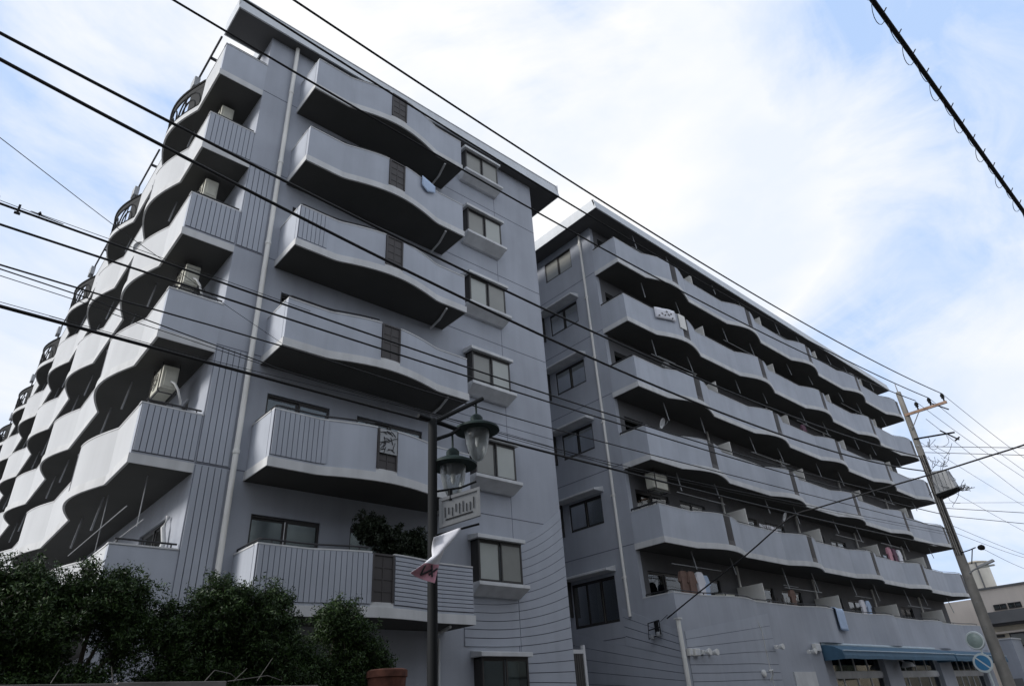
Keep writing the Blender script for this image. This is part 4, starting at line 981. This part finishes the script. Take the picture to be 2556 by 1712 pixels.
t_ = MB()
for i in range(12):
    p = Vector((random.uniform(-.3, .1), -.35, .05)); pts = [p]
    for j in range(4): p = p + Vector((random.uniform(-.05, .05), random.uniform(-.2, .02), random.uniform(-.12, .12))); pts.append(p)
    t_.tube(pts, .011, 4)
t_.build('cable_tail', M_WIRE, tf)
# lights on the utility pole
o = empty('pole_light', (PX, PY, 6.1), 'black headed security light on a thin arm, the upper of two on the utility pole', 'lamp'); b_ = MB(); b_.tube([(-.1, 0, 0), (-.1, -.4, .05), (-.1, -.62, .1)], .02, 6); b_.tube([(-.1, -.5, .08), (-.1, -.3, -.42)], .018, 6); b_.build('arm', M_BLACK, o)
MB().lathe((-.1, -.68, .06), [(.05, 0), (.09, -.06), (.10, -.16), (.05, -.22)], 14, 'Y').build('head', M_BLACK, o)
o = empty('pole_light', (PX, PY, 5.3), 'long grey lantern on a curved arm, the lower of two on the utility pole', 'lamp'); b_ = MB(); b_.tube([(-.1, 0, -.05), (-.1, -.12, .08), (-.1, -.3, .17), (-.1, -.5, .22)], .025, 8); b_.build('arm', M_STEEL, o)
b_ = MB(); b_.hexa([(-.19, -.45, .18), (-.19, -1.03, .33), (-.01, -1.03, .33), (-.01, -.45, .18), (-.16, -.45, .27), (-.14, -1.0, .42), (-.06, -1.0, .42), (-.04, -.45, .27)]); b_.build('head', M_STEEL, o, bevel=.02)
bx('diffuser', M_FROST2, o, -.17, -.03, -.98, -.5, .19, .24)
# signs
st = empty('traffic_sign', (28.85, 8.2, .12), 'round blue no parking sign, faded, with a pale rim and slash', 'road sign')
tp = lambda y, z: (0, y - 8.2, z - .12)
pg = MB().tube([(.06, 0, 0), (.06, 0, 3.05)], .03, 10).build('post', M_SRING, st)
MB().lathe((0, .07, 2.35), [(.30, 0), (.30, .02)], 40, 'X').build('rim', M_SRING, st); MB().lathe((-.008, .07, 2.35), [(.235, 0), (.235, .006)], 40, 'X').build('face', M_SBLUE, st)
b_ = MB(); q = .2; b_.hexa([(-.014, .07 + q, 2.35 + q - .02), (-.014, .07 + q - .03, 2.35 + q + .01), (-.010, .07 + q - .03, 2.35 + q + .01), (-.010, .07 + q, 2.35 + q - .02), (-.014, .07 - q + .03, 2.35 - q - .01), (-.014, .07 - q, 2.35 - q + .02), (-.010, .07 - q, 2.35 - q + .02), (-.010, .07 - q + .03, 2.35 - q - .01)]); b_.build('slash', M_SRING, st)
st = empty('traffic_mirror', (28.85, 8.2, 3.17), 'round convex traffic mirror with a pale rim above the blue sign', 'mirror')
b_ = MB().lathe((0, .06, .0), [(.30, .02), (.28, -.02), (.24, -.02)], 36, 'X', cap=False); b_.build('rim', M_SRING, st); MB().lathe((0, .06, 0), [(.0001, -.06), (.12, -.045), (.245, -.01), (.245, .01)], 36, 'X').build('face', M_MIRROR, st)
MB().tube([(.06, 0, -.15), (.03, .04, 0)], .025, 8).build('bracket', M_SRING, st)

# ================================================================== overhead wires
def wire(pts, r, label, cat='cable', group='overhead cables', n=40, m=M_WIRE, name='overhead_cable'):
    P = [Vector(p) for p in pts]
    # smooth chain through the points (Catmull-Rom)
    out = []; seg = max(2, n // (len(P) - 1))
    for i in range(len(P) - 1):
        p0, p1, p2, p3 = P[max(0, i - 1)], P[i], P[i + 1], P[min(len(P) - 1, i + 2)]
        for j in range(seg):
            t = j / seg; out.append(.5 * ((2 * p1) + (p2 - p0) * t + (2 * p0 - 5 * p1 + 4 * p2 - p3) * t * t + (3 * p1 - p0 - 3 * p2 + p3) * t ** 3))
    out.append(P[-1]); c0 = P[0]; b = MB(); b.tube([p - c0 for p in out], r, 5); o = b.build(name, m, smooth=True); o.location = c0; return tag(o, label, cat, group)
def sagwire(y, x0, x1, a, b, c, r, label, y1=None, **k):    # z = a + b x + c x^2
    xs = np.linspace(x0, x1, 24); return wire([(x, y + ((y1 - y) * (x - x0) / (x1 - x0) if y1 is not None else 0), a + b * x + c * x * x) for x in xs], r, label, n=46, **k)
def fit(pts): 
    x = np.array([p[0] for p in pts]); z = np.array([p[1] for p in pts]); return np.polyfit(x, z, 2)[::-1]
def rescale(pts, D, D2): return [(x * D2 / D, 1.6 + (z - 1.6) * D2 / D) for x, z in pts]
for y, D, pts, lab in ((6.42, 6.7, [(2.17, 11.63), (8.39, 11.37), (18.26, 11.57), (30.74, 12.53)], 'highest black power line, running clear of the roofs to the pole top'),
                       (6.92, 7.25, [(1.58, 11.71), (4.61, 11.57), (9.66, 11.47), (29.08, 12.36), (30.93, 12.61)], 'second black power line, following the roof edge of the near block'),
                       (7.41, 7.8, [(.76, 11.57), (5.53, 11.35), (10.23, 11.33), (20.46, 11.76), (31.07, 12.69)], 'third black power line, crossing the top balcony of the near block')):
    p2 = rescale(pts, D, y); f_ = fit(p2); sagwire(y, -8, PX, *f_, .019, lab)
f_ = fit([(-.95, 9.52), (1.12, 9.34), (2.71, 9.24), (6.49, 9.01), (8.98, 8.94), (9.91, 8.98), (29.4, 9.9)]); sagwire(8.0, -8, PX, *f_, .024, 'thick cable, upper of the pair entering at the upper left edge')
f_ = fit([(-.84, 9.1), (1.06, 8.87), (3.37, 8.63), (6.47, 8.41), (8.89, 8.28), (12.73, 8.16), (29.4, 9.3)]); sagwire(8.0, -8, PX, *f_, .026, 'thick cable, lower of the pair entering at the upper left edge')
f_ = fit([(-.11, 7.03), (1.46, 7.05), (4.71, 7.0), (8.72, 6.99), (13.46, 7.08), (16.15, 7.19), (29.4, 8.0)]); sagwire(8.0, -8, PX, *f_, .015, 'cable with clips and a bird-like spacer, sagging across the fourth floor')
f_ = fit([(.15, 6.78), (1.57, 6.79), (4.72, 6.81), (8.7, 6.84), (17.32, 7.04), (29.4, 7.6)]); sagwire(8.0, -8, PX, *f_, .015, 'plain cable just below the clipped one across the fourth floor')
wire([(-8, 8, 6.35), (0, 8, 6.29), (1.62, 8, 6.31), (3.19, 8, 6.33), (10, 8.1, 6.4), (29.4, 7.95, 7.0)], .011, 'upper of three close cables entering at the left edge below the clipped cable')
wire([(-8, 8, 6.6), (-.08, 8, 6.24), (1.15, 8, 6.16), (2.74, 8, 6.02), (4.2, 8, 5.96), (12, 8, 6.0), (29.4, 8, 6.9)], .008, 'middle of three close cables at the left edge')
wire([(-8, 8, 6.45), (-.06, 8, 6.16), (1.15, 8, 6.08), (1.6, 8, 6.05), (4.5, 8, 5.93), (12, 8, 5.95), (29.4, 8, 6.8)], .005, 'lowest thin cable of the three at the left edge')
f_ = fit([(.04, 5.79), (1.13, 5.78), (3.68, 5.8), (6.98, 5.84), (10.49, 5.78), (29.4, 6.3)]); sagwire(8.0, -8, PX, *f_, .022, 'lowest thick cable, passing behind the bell lamps')
wire([(-8, 8, 5.95), (.03, 8, 5.85), (.57, 8, 5.84), (2.6, 8, 5.84), (6.9, 8, 5.95), (10.5, 8, 5.86)], .004, 'thin wire just above the lowest thick cable')
wire([(-8, 8, 7.5), (-.31, 8, 7.1), (0, 8, 7.1), (.63, 8, 7.09), (3.5, 8, 7.04)], .004, 'thin messenger wire just above the clipped cable at the left edge')
tw_ = [(pix(px_, py_), yy_) for px_, py_, yy_ in ((-150, 232, 7.0), (0, 344, 7.4), (277, 557, 9.0), (407, 650, 10.0), (560, 759, 11.4), (704, 857, 12.9))]
wire([(v.x * yy_ / v.y, yy_, 1.6 + v.z * yy_ / v.y) for v, yy_ in tw_], .005, 'thin service wire slanting down across the sky to a balcony corner of the near block')
for x, z in ((-.33, 7.08), (-.12, 7.06)):
    o = empty('cable_spacer', (x, 8, z), 'black upright spacer on the clipped cable, ' + ('nearest the left edge' if x < -.2 else 'right of the first one'), 'cable fitting', 'fittings on the clipped cable'); bx('clamp', M_WIRE, o, -.012, .012, -.012, .012, -.05, .07); bx('jaw', M_WIRE, o, -.03, .03, -.015, .015, -.06, -.04)
o = empty('cable_spacer', (.08, 8, 7.11), 'small black knob on the thin messenger wire right of the spacers', 'cable fitting', 'fittings on the clipped cable'); MB().lathe((0, 0, -.025), [(.006, 0), (.02, .02), (.006, .05)], 8).build('knob', M_WIRE, o); bx('tie', M_WIRE, o, -.004, .004, -.004, .004, -.06, -.02)
# heavy spiral-hung cable overhead at the right
hc = wire([(-6, .45, 7.8), (2, .45, 7.5), (5.53, .45, 7.44), (8.1, .45, 7.36), (10.3, .45, 7.32), (16, .45, 7.3), (30, .45, 7.6)], .026, 'heavy black cable with hanging spiral loops crossing the upper right corner')
lo = MB()
for i in range(26):
    x = 5.1 + i * .36; rr = .055; pts = []
    for j in range(9):
        a2 = math.pi * j / 8; pts.append((x + .15 - .15 * math.cos(a2) - (-6), .06 * math.sin(a2) * (1 if i % 2 else .4), 7.44 - (x - 5.5) * .03 - .02 - .12 * math.sin(a2) * (1.1 - .03 * i) - 7.8))
    lo.tube(pts, .0035, 4)
    lo.tube([(x - .1 + 6, -.01, 7.46 - (x - 5.5) * .03 - 7.8), (x - .07 + 6, -.05, 7.53 - (x - 5.5) * .03 - 7.8)], .006, 4)
lo.build('spiral_hanger', M_WIRE, hc)
rays = [((.889, .647, .123), 20.6), ((.914, .598, .155), 20), ((.95, .531, .198), 19.4), ((.983, .464, .243), 18.9), ((1.012, .429, .254), 18.5), ((1.085, .343, .276), 17.8), ((1.126, .296, .288), 17.4), ((1.181, .229, .306), 16.8), ((1.214, .189, .317), 16.4), ((1.25, .02, .34), 15.2)]
wire([(a * t, b * t, c_ * t + 1.6) for (a, b, c_), t in rays], .022, 'thick service cable rising from the far block corner across the street past the utility pole')
wire([(18.45, 13.7, 4.1), (18.75, 13.4, 4.45), (18.95, 13.35, 4.95)], .008, 'thin slack wire from the cable bracket up to the balcony wall', name='slack_wire')
R_ = [((PX, 6.42, 12.08), (40.96 * 6.42 / 7, 6.42, 11.48), 52, 'upper right power line leaving the pole top for the next pole'), ((PX, 6.92, 12.08), (39.18 * 6.92 / 7.25, 6.92, 11.4), 52, 'middle power line leaving the pole top for the next pole'), ((PX, 7.41, 12.1), (38.51 * .95, 7.41, 11.6), 52, 'lower power line leaving the pole top for the next pole'),
      ((PX, 7.9, 10.6), (42.93, 8, 10.05), 55, 'thin line right of the pole just below the crossarms'), ((PX, 7.3, 11.3), (45.0, 8, 10.79), 55, 'thin line right of the pole beside the lower power line'), ((PX, 7.9, 8.95), (41.47, 8, 8.4), 55, 'thin line right of the pole leaving under the cable cabinet'),
      ((PX, 7.9, 7.2), (39.5, 8, 7.08), 55, 'upper of a close pair of lines low on the right of the pole'), ((PX, 7.9, 6.92), (39.24, 8, 6.91), 55, 'lower of a close pair of lines low on the right of the pole'), ((PX, 7.2, 6.2), (38.41, 8, 6.35), 55, 'line leaving beside the black security light')]
for a, b2, xe, lab in R_:
    a, b2 = Vector(a), Vector(b2); d = (b2 - a) / (b2.x - a.x); e2 = a + d * (xe - a.x); e2.z += .5; wire([a, b2, e2], .010 if 'power' in lab else .008, lab)
for (za, t1, t2, ra, rb, lab) in ((10.3, 0, 0, (1.112, .28, .324), (1.197, .207, .315), 'level cable crossing the street right of the pole, the upper of two'), (10.05, 0, 0, (1.103, .295, .316), (1.219, .196, .304), 'level cable crossing the street right of the pole, the lower of two'),
                                  (7.8, 0, 0, (1.164, .312, .22), (1.244, .23, .229), 'cable rising right from the pole, middle of three low ones'), (7.5, 0, 0, (1.168, .314, .213), (1.248, .237, .215), 'cable rising right from the pole, lowest of three'), (8.0, 0, 0, (1.157, .309, .233), (1.233, .23, .243), 'thin cable rising right from the pole, highest of three low ones')):
    a = Vector((PX, 7.85, za)); q = Vector((rb[0] * 25, rb[1] * 25, rb[2] * 25 + 1.6)); p3 = a + (q - a) * 1.8; wire([a, q, p3], .012 if 'thin' not in lab else .006, lab)

# ================================================================== beige building and tank at the far right
C = empty('corner_building', (0, 0, 0), 'low beige building with a dark grey band at the far right beyond the utility pole', 'building')
bx('upper_wall', M_BEIGE, C, 56.0, 70, -12, 14.9, 6.15, 7.62); bx('parapet_cap', M_GREY2, C, 55.9, 70.1, -12.1, 15.0, 7.62, 7.74)
bx('band', M_GREY2, C, 55.2, 70, -12, 15.1, 5.45, 6.15); bx('band_soffit', M_FRAME, C, 55.3, 70, -12, 15.0, 5.3, 5.448); bx('lower_wall', M_BEIGE2, C, 56.0, 70, -12, 14.9, 0, 5.3)
bx('ledge', M_BEIGE, C, 55.8, 56, -12, 14.9, 4.86, 4.98)
for y0 in (13.45, 12.6): 
    o = window(C, lambda u, d, z: (55.9 + d, u, z), y0, y0 + .75, 6.28, 6.62, 2, d=.02)
window(C, lambda u, d, z: (55.82 + d, u, z), 12.2, 13.9, 4.0, 4.85, 2, d=.02, pane=(M_FROST,))
for y0 in (9, 5, 1, -4): window(C, lambda u, d, z: (55.9 + d, u, z), y0, y0 + 1.6, 3.0, 4.4, 2, d=.02)
bx('dark_vent', M_FRAME, C, 55.9, 56.02, 14.2, 14.75, 4.66, 4.8)
an = empty('annex', (53, 13.6, 0), 'plain grey flat roofed annex in front of the beige building', 'annex'); bx('wall', M_WALL, an, 0, 2, -.4, .65, 0, 4.35); bx('roof', M_LIP, an, -.04, 2.04, -.44, .69, 4.35, 4.43); bx('door', M_GREY2, an, -.02, 0, -.2, .4, .12, 2.2)
tk = empty('water_tank', (62.5, 16.0, 7.62), 'cream cylindrical rooftop water tank beside the utility pole', 'tank')
smoothshade(MB().lathe((0, 0, 0), [(.86, 0), (.86, 2.5), (.83, 2.56), (.83, 2.6)], 36).build('shell', M_TANK, tk)); MB().lathe((0, 0, 2.6), [(.9, 0), (.9, .06), (.3, .2)], 36).build('lid', M_BEIGE2, tk)
MB().tube([(-.9, -.3, 0), (-.9, -.3, 2.6)], .05, 6).build('overflow_pipe', M_GREY2, tk); 
bx('tank_building', M_BEIGE, C, 60.5, 66, 14.9, 19, 0, 7.6)

# ================================================================== unseen buildings added behind the camera to darken the lower street walls
for i, (x0, x1, h, m_) in enumerate(((-34, -14, 10, M_GREY2), (-13, 3, 13.5, M_GREY2), (4, 20, 12, M_RECESS), (21, 37, 14, M_GREY2))):
    ob = empty('light_blocker', (x0, -5.0, 0), ('grey', 'tall grey', 'brownish grey', 'dark grey')[i] + ' added building behind the viewer, unseen, shading the lower street walls', 'building')
    bx('wall', m_, ob, 0, x1 - x0, -9, 0, 0, h); bx('roof', M_GREY2, ob, -.3, x1 - x0 + .3, -9.3, .3, h, h + .25)
    for zz in (1.0, 3.9, 6.8, 9.7):
        if zz > h - 2: continue
        for k in range(int((x1 - x0) / 3.2)): u = .9 + k * 3.2; fo = bx('window', M_FRAME, ob, u, u + 1.7, .0, .04, zz, zz + 1.3); bx('pane', M_FROST, fo, u + .06, u + 1.64, .04, .05, zz + .06, zz + 1.24)
